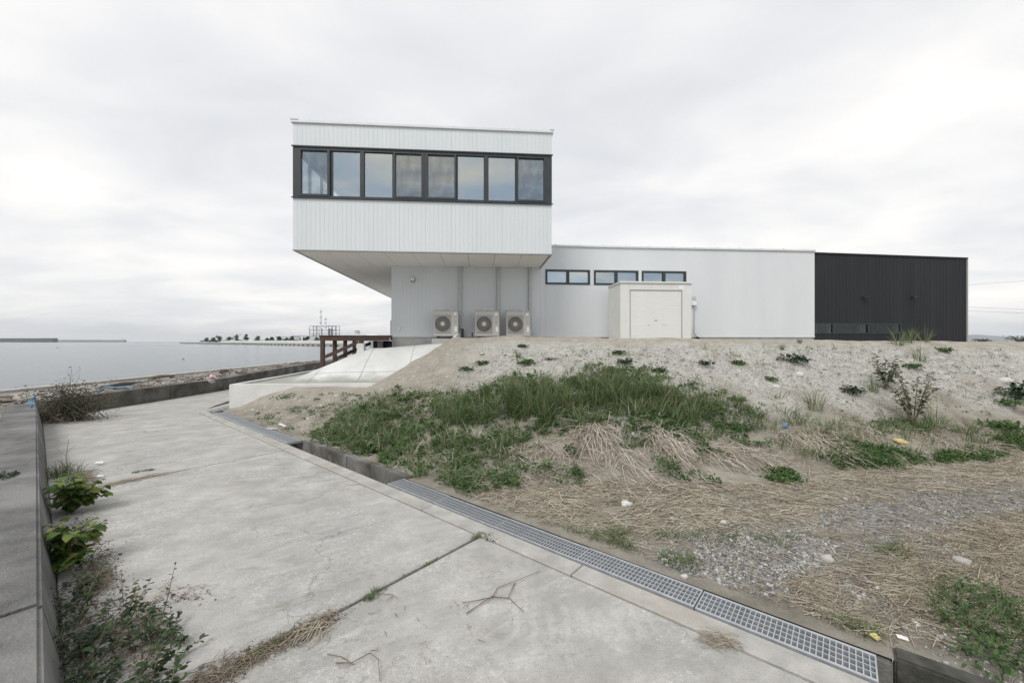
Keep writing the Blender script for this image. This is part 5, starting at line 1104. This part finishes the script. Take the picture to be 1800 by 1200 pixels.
# --- gravel and shell chips
gv = Bag()
for (cx, cy, rx, ry, rot, n_) in ((2.25, 3.45, 1.1, 0.55, 0.1, 9500), (5.3, 4.75, 2.2, 0.6, 0.40, 7000), (3.3, 3.7, 1.0, 0.5, 0.3, 4500), (3.4, 3.7, 2.4, 1.2, 0.3, 6000), (1.75, 2.95, .8, .25, -0.6, 1500)):
    a = rng.uniform(0, 6.28, n_); q = np.sqrt(rng.uniform(0, 1, n_)) * 1.1; c_, s_ = math.cos(rot), math.sin(rot); lx, ly = np.cos(a) * q * rx, np.sin(a) * q * ry
    x, y = cx + lx * c_ - ly * s_, cy + lx * s_ + ly * c_; k = (to_ta(x, y)[1] > 0.46) & (fbm(x * 2.5, y * 2.5, 90) > 0.44); x, y = x[k], y[k]
    s = 0.011 * np.exp(rng.normal(0, 0.4, len(x))) + 0.004; stones(gv, np.stack([x, y, height(x, y) + s * 0.15], -1), s, rng.uniform(0, 1, len(x)) ** 1.2)
tag(gv.build('grey_gravel', 'stone'), 'crushed grey gravel patches on the flat ground at right', 'gravel', kind='stuff')
sh = Bag()
ZS_ = zone([(800, 640), (960, 612), (1200, 607), (1500, 608), (1790, 612), (1798, 720), (1500, 730), (1250, 690), (1000, 660), (850, 680)])
C_ = sample(ZS_, 15000, lambda x, y: sstep(.3, .6, fbm(x * 1.5, y * 1.5, 92)) + .2); s = 0.012 * np.exp(rng.normal(0, 0.55, len(C_))) + .004; C_[:, 2] += s * .1; stones(sh, C_, s, rng.uniform(0, 1, len(C_)), .5)
C_ = sample(zone([(425, 722), (500, 690), (650, 690), (750, 640), (800, 610), (900, 610), (1000, 670), (800, 690), (560, 770)]), 4200); s = 0.014 * np.exp(rng.normal(0, 0.6, len(C_))) + .005; stones(sh, C_, s, rng.uniform(0, 1, len(C_)), .6)
C_ = sample(zone([(700, 860), (1000, 850), (1400, 850), (1800, 830), (1800, 1100), (1560, 1130), (1200, 1020), (1000, 940)]), 700); s = 0.014 * np.exp(rng.normal(0, 0.5, len(C_))) + .005; stones(sh, C_, s, rng.uniform(.2, 1, len(C_)), .6)
tag(sh.build('shell_gravel', 'shell_stone'), 'pale shell and stone chips spread over the bank', 'gravel', kind='stuff')
# single stones
def rock(px, py, s, lab, r=1.0, z=None):
    bm = bmesh.new(); bmesh.ops.create_icosphere(bm, subdivisions=2, radius=1.0); q = np.random.default_rng(int(px))
    for v in bm.verts: v.co *= 0.75 + 0.5 * float(vnoise(np.array([v.co.x * 1.7 + px]), np.array([v.co.y * 1.7 + v.co.z * 1.3]), 4)[0]); v.co.z *= 0.8
    bm.transform(Matrix.Scale(s / 2, 4)); me = bpy.data.meshes.new('stone'); bm.to_mesh(me); bm.free()
    o = link('stone', me, 'shell_stone'); at = me.attributes.new('rnd', 'FLOAT', 'POINT'); at.data.foreach_set('value', np.full(len(me.vertices), r, np.float32))
    X_, Y_, z_ = hit(px, py); o.location = (X_, Y_, z_ + s * 0.12); return tag(o, lab, 'stone', 'larger stones lying about')
rock(1101, 889, 0.13, 'pale fist-sized stone lying alone on the straw near the centre right'); rock(1181, 914, 0.06, 'small pale stone right of and nearer than the lone fist-sized one', .8); rock(1272, 920, 0.07, 'flat grey-white stone between the straw and the gravel', .75); rock(1168, 988, 0.06, 'grey stone near the gratings in the weeds', .6); rock(1203, 1015, 0.06, 'pale stone at the edge of the gratings left of the gravel patch', .8)
rock(1455, 985, 0.10, 'broad grey stone in the middle of the gravel patch', .55); rock(1690, 990, 0.12, 'large pale flat stone amid straw near the right edge', .3); rock(1112, 767, 0.14, 'white stone at the top of the dead reeds', .95); rock(1405, 660, 0.16, 'white flat stone on the upper right slope', 1.0); rock(1365, 682, 0.15, 'pale stone lying in the middle of the bare right slope', .9); rock(605, 757, 0.10, 'pale stone on the slope above the open ditch', .9); rock(584, 742, .09, 'white stone left of the green belt on the slope', .95); rock(1765, 672, .25, 'broad white stone on the right end of the slope', .9)

# --- single weeds on the bare slope
def weed(px, py, typ, size, lab):
    X_, Y_, z_ = hit(px, py); o = empty('weed', (X_, Y_, z_), 0, lab, 'weed', 'single weeds on the bare slope'); bg = Bag(); C0 = np.zeros((1, 3))
    if typ == 'rosette':
        C_ = rng.normal(0, size * .4, (9, 3)); C_[:, 2] = 0.01; dome(bg, C_, np.full(9, size * .5), 16, size * .30, rng.uniform(0, 1, 9), .6); bg.build('leaves', 'herb', o)
    elif typ == 'dark':
        C_ = rng.normal(0, size * .35, (10, 3)); C_[:, 2] = np.abs(C_[:, 2]) * .5; dome(bg, C_, np.full(10, size * .45), 18, size * .22, rng.uniform(0, 1, 10), .7, 0, .6); bg.build('leaves', 'shrub_leaf', o)
    elif typ == 'grass': tuft(bg, (0, 0, 0), 40, size * .4, size, .010, size * .18, .45, .2, .9); bg.build('blades', 'grass', o)
    elif typ == 'dry': tuft(bg, (0, 0, 0), 50, size * .35, size, .006, size * .3, .7, .3, 1); bg.build('stalks', 'straw', o)
    elif typ == 'shrub':
        mb = MB(); L_ = []; D_ = []
        for k in range(9):
            a = rng.uniform(0, 6.28); l_ = rng.uniform(.15, .45); tip = Vector((math.cos(a) * l_ * size, math.sin(a) * l_ * size, size * rng.uniform(.55, 1.0))); m_ = tip * .5 + Vector((0, 0, size * .08))
            mb.tube([(0, 0, -.02), tuple(m_), tuple(tip)], [.012, .008, .003], 5)
            for q in np.linspace(.3, 1, 30): p = Vector((0, 0, 0)).lerp(tip, q) + Vector((rng.normal(0, .03), rng.normal(0, .03), 0)); L_.append(p); D_.append((rng.normal(), rng.normal(), rng.uniform(-.2, .6)))
        mb.build('stems', 'twig', o); L_ = np.array([tuple(p) for p in L_]); leaves(bg, L_, np.array(D_), np.array([0, 0, 1.]) + rng.normal(0, .3, L_.shape), rng.uniform(.05, .10, len(L_)), rng.uniform(0, 1, len(L_))); bg.build('leaves', 'grey_weed' , o)
for wargs in ((1086, 622, 'rosette', .22, 'small green weed below the left corner of the beige shed'), (1096, 640, 'dark', .24, 'dark tufted weed just below the green one under the shed corner'), (1250, 628, 'dry', .55, 'dry stalky weed at the crest right of the shed'), (1239, 642, 'dark', .22, 'dark low weed at the slope top right of the shed'),
              (1297, 627, 'dry', .20, 'brown withered weed on the slope right of the shed'), (1298, 641, 'rosette', .22, 'flat green weed under the brown withered one'), (1397, 637, 'dark', .34, 'dark green cushion weed below the right end of the white wall'), (1350, 668, 'rosette', .18, 'tiny green weed alone in the middle of the bare slope'),
              (1406, 603, 'grass', .22, 'short green sprout on the crest below the white wall end'), (1375, 615, 'grass', .24, 'reddish green tuft just under the crest left of the black block'), (918, 610, 'rosette', .18, 'small green weed at the crest right of the air conditioners'), (911, 630, 'grass', .40, 'upright yellow green grass near the crest below the right air conditioner'),
              (926, 640, 'rosette', .28, 'rounded green weed beside the upright yellow green grass'), (965, 633, 'rosette', .12, 'tiny green sprig on the tan soil below the pipes'), (934, 677, 'rosette', .26, 'pale green rosette above the long grass'), (820, 650, 'rosette', .20, 'green weed on the tan soil below the left air conditioner'),
              (848, 640, 'rosette', .22, 'green weed on the tan soil below the middle air conditioner'), (1579, 608, 'grass', .75, 'tall grass blades on the crest in front of the low windows'), (1598, 603, 'grass', .60, 'tall thin grass on the crest right of the low windows'), (1625, 602, 'grass', .70, 'spreading grass on the crest under the right wall lamp'),
              (1616, 636, 'grass', .65, 'single upright grass stand on the slope below the black block'), (1658, 618, 'rosette', .22, 'round green weed near the crest at the right of the black block'), (1604, 646, 'rosette', .2, 'low green weed on the right slope behind the sapling'), (1502, 692, 'dark', .28, 'dark green cushion weed left of the withered shrub'),
              (1534, 690, 'grass', .55, 'upright green grass between the cushion weed and withered shrub'), (1556, 684, 'shrub', .75, 'withered brown shrub with bare stem on the right slope'), (1606, 745, 'shrub', 1.05, 'tall leafy sapling leaning left on the right slope'), (1432, 722, 'grass', .75, 'two tall lone grass blades on the middle of the slope'),
              (1638, 748, 'grass', .60, 'bright green upright grass right of the leafy sapling'), (1790, 700, 'dark', .50, 'dark green bush of weed at the right edge of the slope'), (1701, 677, 'dry', .26, 'dry yellow tuft on the right end of the slope'), (1766, 710, 'rosette', .24, 'small green weed near the right edge of the slope'), (1755, 752, 'rosette', .32, 'grey green weed low on the right end of the slope')):
    weed(*wargs)

# --- plants along the left wall
def big_leaf_plant(px, py, hgt, wid, nst, lab, seed, lean=0.25, bias=(0.07, 0.03)):
    x_, y_ = flat(px, py); o = empty('leafy_plant', (x_, y_, 0), 0, lab, 'plant', 'broad leaved plants along the left wall'); r_ = np.random.default_rng(seed); mb = MB(); bg = Bag(); P = []; D = []; S_ = []
    for k in range(nst):
        a = r_.uniform(0, 6.28); l_ = wid * r_.uniform(.1, .58); tip = Vector((math.cos(a) * l_ + bias[0], math.sin(a) * l_ + bias[1], hgt * r_.uniform(.22, 1.0))); m_ = tip * .55 + Vector((0, 0, hgt * .12))
        mb.tube([(0, 0, -.01), tuple(m_), tuple(tip)], [.007, .005, .002], 5)
        for q in np.linspace(.30, 1.0, 11):
            p = (m_ * (q / .55) if q < .55 else m_.lerp(tip, (q - .55) / .45)); b_ = r_.uniform(0, 6.28)
            P.append(tuple(p)); D.append((math.cos(b_) + .4 * math.cos(a), math.sin(b_) + .4 * math.sin(a), r_.uniform(-.35, .35))); S_.append(r_.uniform(.045, .12))
    P = np.array(P); mb.build('stems', 'stem_green', o); zr = P[:, 2] / hgt
    leaves(bg, P, np.array(D), np.array([0, 0, 1.]) + r_.normal(0, .25, P.shape), np.array(S_), r_.uniform(0, 1, len(P)), .72, .10, .30); bg.build('leaves', 'lime_leaf', o)
big_leaf_plant(128, 898, 0.44, 0.62, 30, 'broad leaved lime green plant by the wall, farther of the pair', 1); big_leaf_plant(112, 1000, 0.42, 0.44, 26, 'broad leaved lime green plant by the wall, nearer of the pair', 2)
x_, y_ = flat(190, 1195); shb = empty('wild_shrub', (x_, y_, 0), 0, 'dark small leaved shrub with upright shoots at the lower left corner', 'shrub'); mb = MB(); bg = Bag(); P = []; D = []; S_ = []; r_ = np.random.default_rng(11)
spots = [(r_.uniform(70, 330), r_.uniform(1090, 1290)) for k in range(100)] + [(r_.uniform(105, 170), r_.uniform(1030, 1110)) for k in range(18)]
for px, py in spots:
    bx_, by_ = flat(px, py); bx_ -= x_; by_ -= y_; h = r_.uniform(.06, .26) * (1.0 if px < 260 else .7); a = r_.uniform(0, 6.28); tip = Vector((bx_ + math.cos(a) * .12, by_ + math.sin(a) * .12, h))
    b0 = Vector((bx_, by_, 0)); mb.tube([tuple(b0), tuple(b0.lerp(tip, .5) + Vector((0, 0, .02))), tuple(tip)], [.004, .003, .0015], 4)
    for q in np.linspace(.15, 1, 13):
        c_ = r_.uniform(0, 6.28); P.append(tuple(b0.lerp(tip, q))); D.append((math.cos(c_), math.sin(c_), r_.uniform(-.1, .6))); S_.append(r_.uniform(.024, .052))
for px, py, hx, hy in ((215, 1110, 213, 1005), (270, 1130, 308, 992), (300, 1140, 300, 1070), (250, 1160, 240, 1050)):     # tall shoots
    bx_, by_ = flat(px, py); Zt = by_; tip = Vector((far(hx, Zt) - x_, Zt - y_, zpx(hy, Zt))); b0 = Vector((bx_ - x_, by_ - y_, 0)); mb.tube([tuple(b0), tuple(b0.lerp(tip, .5) + Vector((.01, 0, 0))), tuple(tip)], [.0045, .003, .0012], 5)
    for k, q in enumerate(np.linspace(.1, 1, 15)):
        c_ = k * 2.4; P.append(tuple(b0.lerp(tip, q))); D.append((math.cos(c_), math.sin(c_), .5)); S_.append(.036 * (1.15 - .5 * q))
P = np.array(P); mb.build('stems', 'twig', shb); leaves(bg, P, np.array(D), np.array([0, 0, 1.]) + r_.normal(0, .3, P.shape), np.array(S_), r_.uniform(0, 1, len(P)), .55, .12, .1); bg.build('leaves', 'shrub_leaf', shb)
x_, y_ = flat(104, 838); o = empty('grass_tuft', (x_, y_, 0), 0, 'green grass tuft against the wall beyond the broad leaved plants', 'grass tuft'); bg = Bag()
for k in range(9): tuft(bg, (rng.normal(0, .13), rng.normal(0, .13), 0), 26, .12, .34, .007, .08, .6, .1, .9)
bg.build('blades', 'grass', o); mb = MB(); mb.tube([(.12, 0, 0), (.1, 0, .3), (.14, 0, .55)], [.006, .004, .002], 5); mb.tube([(.1, 0, .3), (-.05, 0, .42)], [.003, .0015], 4); mb.tube([(.11, 0, .36), (.24, .0, .46)], [.003, .0015], 4); mb.build('dead_stem', 'dead_reed' if False else 'twig', o)
# thorny bush where the two walls meet
x_, y_ = ta(9.9, -2.55); bsh = empty('thorn_bush', (x_, y_, 0), 0, 'dense dark grey green bush where the road wall meets the sea wall', 'bush'); bg = Bag(); mb = MB(); r_ = np.random.default_rng(21); P = []
for k in range(130):
    a = r_.uniform(0, 6.28); l_ = r_.uniform(.1, 1.0); tip = Vector((math.cos(a) * l_ * 1.15 + .05, math.sin(a) * l_ * .75, r_.uniform(.25, .85) * (1.25 - .45 * l_))); 
    if k > 112: tip.z += .38
    mb.tube([(r_.normal(0, .35), r_.normal(0, .25), 0), tuple(tip * .6 + Vector((0, 0, .1))), tuple(tip)], [.008, .005, .002], 4)
    for q in np.linspace(.25, 1, 34): P.append(tuple(Vector((0, 0, .05)).lerp(tip, q) + Vector((r_.normal(0, .07), r_.normal(0, .07), r_.normal(0, .06)))))
P = np.array(P); P = P[P[:, 2] > 0.01]; mb.build('branches', 'twig', bsh); leaves(bg, P, r_.normal(size=P.shape), r_.normal(size=P.shape) + np.array([0, 0, 1.]), r_.uniform(.025, .055, len(P)), r_.uniform(0, 1, len(P)), .5); bg.build('foliage', 'dark_bush', bsh)
def rag(name, m, pts, wdt, lab, cat):
    mb = MB(); 
    for i in range(len(pts) - 1): mb.bar(pts[i], pts[i + 1], wdt * (1 - .3 * (i % 2)), .03)
    return tag(mb.build(name, m, None, .008), lab, cat)
rag('blue_rope', 'blue_plastic', [(x_ - .05, y_ - .72, .25), (x_ - .08, y_ - .74, .36), (x_ - .02, y_ - .72, .5), (x_ - .06, y_ - .7, .62), (x_ + .02, y_ - .66, .74)], .09, 'twisted blue plastic sheet hanging on the dark bush', 'plastic sheet')
rag('blue_netting', 'blue_plastic', [(x_ + .45, y_ + .3, .70), (x_ + .62, y_ + .32, .80), (x_ + .8, y_ + .35, .78), (x_ + 1.0, y_ + .4, .80), (x_ + 1.15, y_ + .45, .74)], .06, 'pale blue netting strip caught on top of the dark bush', 'netting')
# moss on the wall top
o = Bag(); x_, y_ = ta(3.2, -3.3); C_ = np.array([(ta(t_, a_) + (.44,)) for t_, a_ in zip(rng.normal(2.5, .10, 30), rng.uniform(-3.42, -3.2, 30))]); dome(o, C_, np.full(30, .035), 20, .016, rng.uniform(0, 1, 30), .5); tag(o.build('moss_patch', 'shrub_leaf'), 'dark moss strip across the top of the low road wall', 'moss', kind='stuff')
# --- litter: joint grass, soil, dead leaves, twigs
jm = Bag()
for t0, a0, a1, n_ in ((-1.94, -2.9, -.2, 240), (2.95, -2.9, -.25, 110)):
    aa = rng.uniform(a0, a1, n_); k = fbm(aa * 2.3, aa * 0 + t0, 14) > .42; aa = aa[k]
    for a_ in aa: x_, y_ = ta(t0 + rng.normal(0, .012), a_); tuft(jm, (x_, y_, -.01), 7, .01, .035, .004, .02, .9, .1, 1.0, 2)
for px, py in ((665, 1040), (655, 1048), (650, 1052), (860, 942), (840, 944), (865, 950), (440, 1155), (490, 1130), (240, 830), (250, 828), (265, 826)):
    x_, y_ = flat(px, py)
    for k in range(5): tuft(jm, (x_ + rng.normal(0, .025), y_ + rng.normal(0, .02), 0), 12, .015, .05, .005, .025, .9, .05, .7, 3)
tag(jm.build('joint_grass', 'grass'), 'thin line of grass and moss in the road joints', 'moss', kind='stuff')
lit = Bag()
def litter(px, py, sx, sy, n_, lmin, lmax, a0=0, aw=1.5, lo=0, hi=.6, rot=0, hz=.02, wmin=.002, wmax=.006):
    x_, y_ = flat(px, py); a = rng.uniform(0, 6.28, n_); q = np.sqrt(np.abs(rng.normal(0, .6, n_))); lx, ly = np.cos(a) * q * sx, np.sin(a) * q * sy; X = x_ + lx * math.cos(rot) - ly * math.sin(rot); Y = y_ + lx * math.sin(rot) + ly * math.cos(rot)
    b_ = rng.normal(a0, aw, n_); L = rng.uniform(lmin, lmax, n_) / 2; P = np.stack([X - np.cos(b_) * L, Y - np.sin(b_) * L, rng.uniform(.004, hz, n_)], -1); Q = np.stack([X + np.cos(b_) * L, Y + np.sin(b_) * L, rng.uniform(.004, hz, n_)], -1); M = (P + Q) / 2 + rng.normal(0, .008, P.shape); M[:, 2] = np.abs(M[:, 2]) + .004
    k = (to_ta(P[:, 0], P[:, 1])[1] > -2.95) & (to_ta(Q[:, 0], Q[:, 1])[1] > -2.95)
    stalks(lit, P[k], Q[k], rng.uniform(wmin, wmax, k.sum()), rng.uniform(lo, hi, k.sum()), mid=M[k])
JA = math.atan2(NV[1], NV[0])
litter(545, 1105, .17, .10, 170, .03, .17, JA, 1.3, 0, .5, JA, .035); litter(460, 1150, .32, .08, 210, .02, .14, JA, 1.2, 0, .3, JA, .02); litter(380, 1190, .3, .14, 190, .02, .15, JA, 1.3, 0, .35, JA, .02)
litter(545, 1118, .12, .04, 30, .1, .25, 1.2, .6, .5, .95, 0, .05); litter(250, 1120, .5, .14, 420, .02, .12, 0, 1.5, 0, .5, 2.4); litter(170, 1020, .28, .10, 320, .02, .14, .3, .8, 0, .4, 2.4, .03); litter(150, 840, .45, .14, 260, .03, .2, 0, 1.4, 0, .5, 2.4, .03); litter(230, 845, .5, .08, 140, .03, .3, JA, .6, .1, .7, JA)
litter(320, 1040, .3, .12, 60, .02, .1); litter(520, 830, .6, .4, 20, .02, .08); litter(700, 1100, .9, .3, 50, .01, .07, 0, 1.5, 0, .5); litter(1270, 1130, .14, .05, 90, .03, .14, JA - 1.5, .6, .1, .7); litter(840, 942, .10, .03, 60, .01, .06, JA, .8, 0, .6, JA); litter(1260, 1120, .06, .06, 20, .1, .2, 2.4, .4, .5, .9); litter(140, 730, .5, .12, 200, .03, .2, 0, 1.4, 0, .4, 2.4, .03)
litter(120, 1150, .5, .10, 380, .02, .14, 0, 1.5, 0, .35, 2.4, .03)
tag(lit.build('dead_litter', 'straw'), 'brown dead stalks and leaf litter on the road', 'litter', kind='stuff')
# crumbled soil along the wall and joint
so = Bag()
for px, py, sx, sy, rot, n_ in ((170, 1000, .6, .12, 2.44, 1500), (190, 1100, .6, .2, 2.44, 1700), (150, 930, .5, .10, 2.44, 700), (430, 1165, .45, .06, JA, 700), (545, 1105, .22, .07, JA, 500), (120, 830, .6, .08, 2.44, 500), (380, 1185, .3, .1, JA, 400), (310, 1050, .3, .1, 0, 160)):
    x_, y_ = flat(px, py); q = rng.normal(0, .55, (n_, 2)) * np.array([sx, sy]); X = x_ + q[:, 0] * math.cos(rot) - q[:, 1] * math.sin(rot); Y = y_ + q[:, 0] * math.sin(rot) + q[:, 1] * math.cos(rot); k = to_ta(X, Y)[1] > -2.94; X, Y = X[k], Y[k]; s = .007 * np.exp(rng.normal(0, .5, len(X))); stones(so, np.stack([X, Y, s * .2], -1), s, rng.uniform(0, .5, len(X)), .6)
tag(so.build('soil_crumbs', 'debris_wood'), 'dark crumbled soil along the wall foot and road joint', 'soil', kind='stuff')
def twig_thing(paths, lab, m='twig', w=.0042):
    o = empty('fallen_twig', flat(*paths[0][0]) + (0,), 0, lab, 'twig'); x_, y_ = flat(*paths[0][0])
    for i, p in enumerate(paths):
        mb = MB(); mb.tube([(flat(*q)[0] - x_, flat(*q)[1] - y_, .012 + .012 * (j % 2)) for j, q in enumerate(p)], [w * (1 - .6 * j / len(p)) for j in range(len(p))], 5); mb.build('main_stem' if i == 0 else 'side_branch', m, o)
twig_thing([[(820, 1080), (868, 1051), (874, 1035), (915, 1022), (950, 1005)], [(868, 1051), (895, 1056), (920, 1077)], [(868, 1051), (830, 1062), (812, 1061)], [(905, 1026), (900, 1040), (892, 1054)]], 'forked bare twig lying on the road slab near the gratings')
twig_thing([[(590, 1168), (620, 1170), (650, 1150), (665, 1165), (668, 1200)], [(620, 1170), (600, 1160), (575, 1152)]], 'bent bare twig on the road right of the debris heap', w=.004)
twig_thing([[(660, 1044), (690, 1050), (700, 1055)], [(690, 1050), (680, 1060)]], 'short curved twig beside the road joint', w=.0035)
def scrap(px, py, dims, rz, m, lab, name, cat, tilt=.1):
    X_, Y_, z_ = hit(px, py); o = MB().box(-dims[0] / 2, dims[0] / 2, -dims[1] / 2, dims[1] / 2, 0, dims[2])
    o.add([(0, 0, dims[2]), (dims[0] * .3, 0, dims[2] * 1.5), (dims[0] * .3, dims[1] * .4, dims[2] * 1.2), (0, dims[1] * .4, dims[2])], [(0, 1, 2, 3)])
    o = o.build(name, m, None, min(dims) * .2); o.location = (X_, Y_, z_ + .01); o.rotation_euler = (tilt, tilt * .6, rz); return tag(o, lab, cat)
scrap(497, 749, (.30, .05, .035), R(-35), 'white_scrap', 'white broken stick lying on the soil above the far gratings', 'broken_stick', 'scrap', .12); scrap(478, 755, (.2, .04, .03), R(30), 'white_scrap', 'short white stick left of the broken white one', 'broken_stick', 'scrap')
scrap(1538, 1123, (.05, .045, .015), .4, 'yellow_plastic', 'crumpled yellow wrapper near the end of the gratings', 'wrapper', 'wrapper', .3); scrap(1586, 1124, (.06, .03, .008), -.4, 'white_scrap', 'white paper scrap near the lower right grass', 'paper_scrap', 'scrap', .2); scrap(1582, 778, (.22, .12, .04), .2, 'yellow_plastic', 'yellow plastic scrap in the weeds below the sapling', 'plastic_scrap', 'scrap', .3)
scrap(1379, 752, (.10, .06, .07), .4, 'blue_plastic', 'pale blue scrap among the weeds right of centre', 'plastic_scrap', 'scrap', .4); scrap(1542, 1037, (.03, .022, .015), .4, 'plastic_white', 'tiny white plastic bit on the gravel', 'plastic_scrap', 'scrap')
for px, py, s, lab in ((175, 817, .10, 'white flattened cup on the litter beside the road wall'), (176, 840, .07, 'small white scrap on the litter nearer than the cup')):
    x_, y_ = flat(px, py); o = MB().box(-s / 2, s / 2, -s * .3, s * .3, 0, s * .3).build('paper_scrap', 'plastic_white', None, s * .08); o.location = (x_, y_, .02); o.rotation_euler = (.2, .1, .6); tag(o, lab, 'scrap')
bmv = MB(); bx_, by_ = -11.62, 15.2
bmv.tube([(0, 0, .36), (.05, 0, .45), (.1, .02, .58), (.02, 0, .68)], [.05, .14, .12, .03], 9); o = bmv.build('plastic_bag', 'pink_plastic', None, 0, True); o.location = (bx_ + .1, by_, 0); tag(o, 'white and pink plastic bag snagged on top of the sea wall', 'plastic bag')
# drift debris on the shore terrace
db = Bag(); n_ = 900; y = rng.uniform(6, 42, n_) ** 1.0; x = np.interp(y, [6, 11, 16, 24, 42], [-12.6, -12.3, -12.2, -13.8, -15.4]) - np.abs(rng.normal(0, 1.3, n_)); k = x > -16.3; x, y = x[k], y[k]; n_ = len(x); a = rng.normal(1.5, .5, n_); L = np.exp(rng.normal(-1.2, .7, n_)).clip(.08, 1.6) / 2
P = np.stack([x - np.cos(a) * L, y - np.sin(a) * L, .27 + rng.uniform(0, .12, n_)], -1); Q = np.stack([x + np.cos(a) * L, y + np.sin(a) * L, .27 + rng.uniform(0, .14, n_)], -1); stalks(db, P, Q, rng.uniform(.02, .09, n_), rng.uniform(0, 1, n_))
n_ = 900; y = rng.uniform(6, 45, n_); x = np.interp(y, [6, 11, 16, 24, 42], [-12.6, -12.3, -12.2, -13.8, -15.4]) - np.abs(rng.normal(0, 1.4, n_)); k = x > -16.3; stones(db, np.stack([x[k], y[k], np.full(k.sum(), .29)], -1), rng.uniform(.04, .2, k.sum()), rng.uniform(.3, .95, k.sum()))
tag(db.build('drift_debris', 'debris_wood'), 'driftwood and rubbish washed up on the shore terrace', 'driftwood', kind='stuff')
for i, (px, py, L, lab) in enumerate(((285, 661, 1.5, 'brown drift plank lying on the terrace nearest the bush'), (215, 675, 2.2, 'long grey drift log lying behind the sea wall by the bush'), (395, 652, 1.8, 'dark drift log on the terrace above the pink bag'))):
    x_, y_ = flat(px, py, .4); o = MB(); o.tube([(-L / 2, 0, 0), (0, .04, .03), (L / 2, -.02, 0)], [.09, .08, .05], 7); o = o.build('drift_log', ('twig', 'old_wall', 'rust_brown')[i]); o.location = (x_, y_, .36); o.rotation_euler = (0, 0, R(100 + 8 * i)); tag(o, lab, 'log', 'drift logs on the terrace')
# weeds and dead stalks in the open ditch
dw = Bag(); n_ = 420; t_ = rng.normal(2.4, .5, n_).clip(.9, 3.6); a_ = rng.uniform(.03, .26, n_); x, y = ta(t_, a_); P = np.stack([x, y, rng.uniform(-.42, -.2, n_)], -1); b_ = rng.normal(2.4, .7, n_); L = rng.uniform(.08, .28, n_); Q = P + np.stack([np.cos(b_) * L * .8, np.sin(b_) * L * .8, rng.uniform(-.05, .2, n_)], -1)
qa = to_ta(Q[:, 0], Q[:, 1])[1]; k = (qa > .02) & (qa < .27); stalks(dw, P[k], Q[k], rng.uniform(.003, .007, k.sum()), rng.uniform(0, .6, k.sum())); tag(dw.build('ditch_stalks', 'straw'), 'tangled dead stalks lying in the open ditch', 'stalks', kind='stuff')

# ------------------------------------------------------------------ air
hz = bpy.data.materials.new('haze_air'); hz.use_nodes = True; MATS['haze_air'] = hz; n, l = hz.node_tree.nodes, hz.node_tree.links; n.clear()
o = N(n, 'ShaderNodeOutputMaterial'); pv = N(n, 'ShaderNodeVolumePrincipled', i_Density=1.1e-4); pv.inputs['Color'].default_value = (0.86, 0.90, 0.95, 1); l.new(pv.outputs[0], o.inputs['Volume'])
tag(MB().box(-12500, 12500, -9000, 12500, -4.2, 160).build('haze', 'haze_air'), kind='stuff')
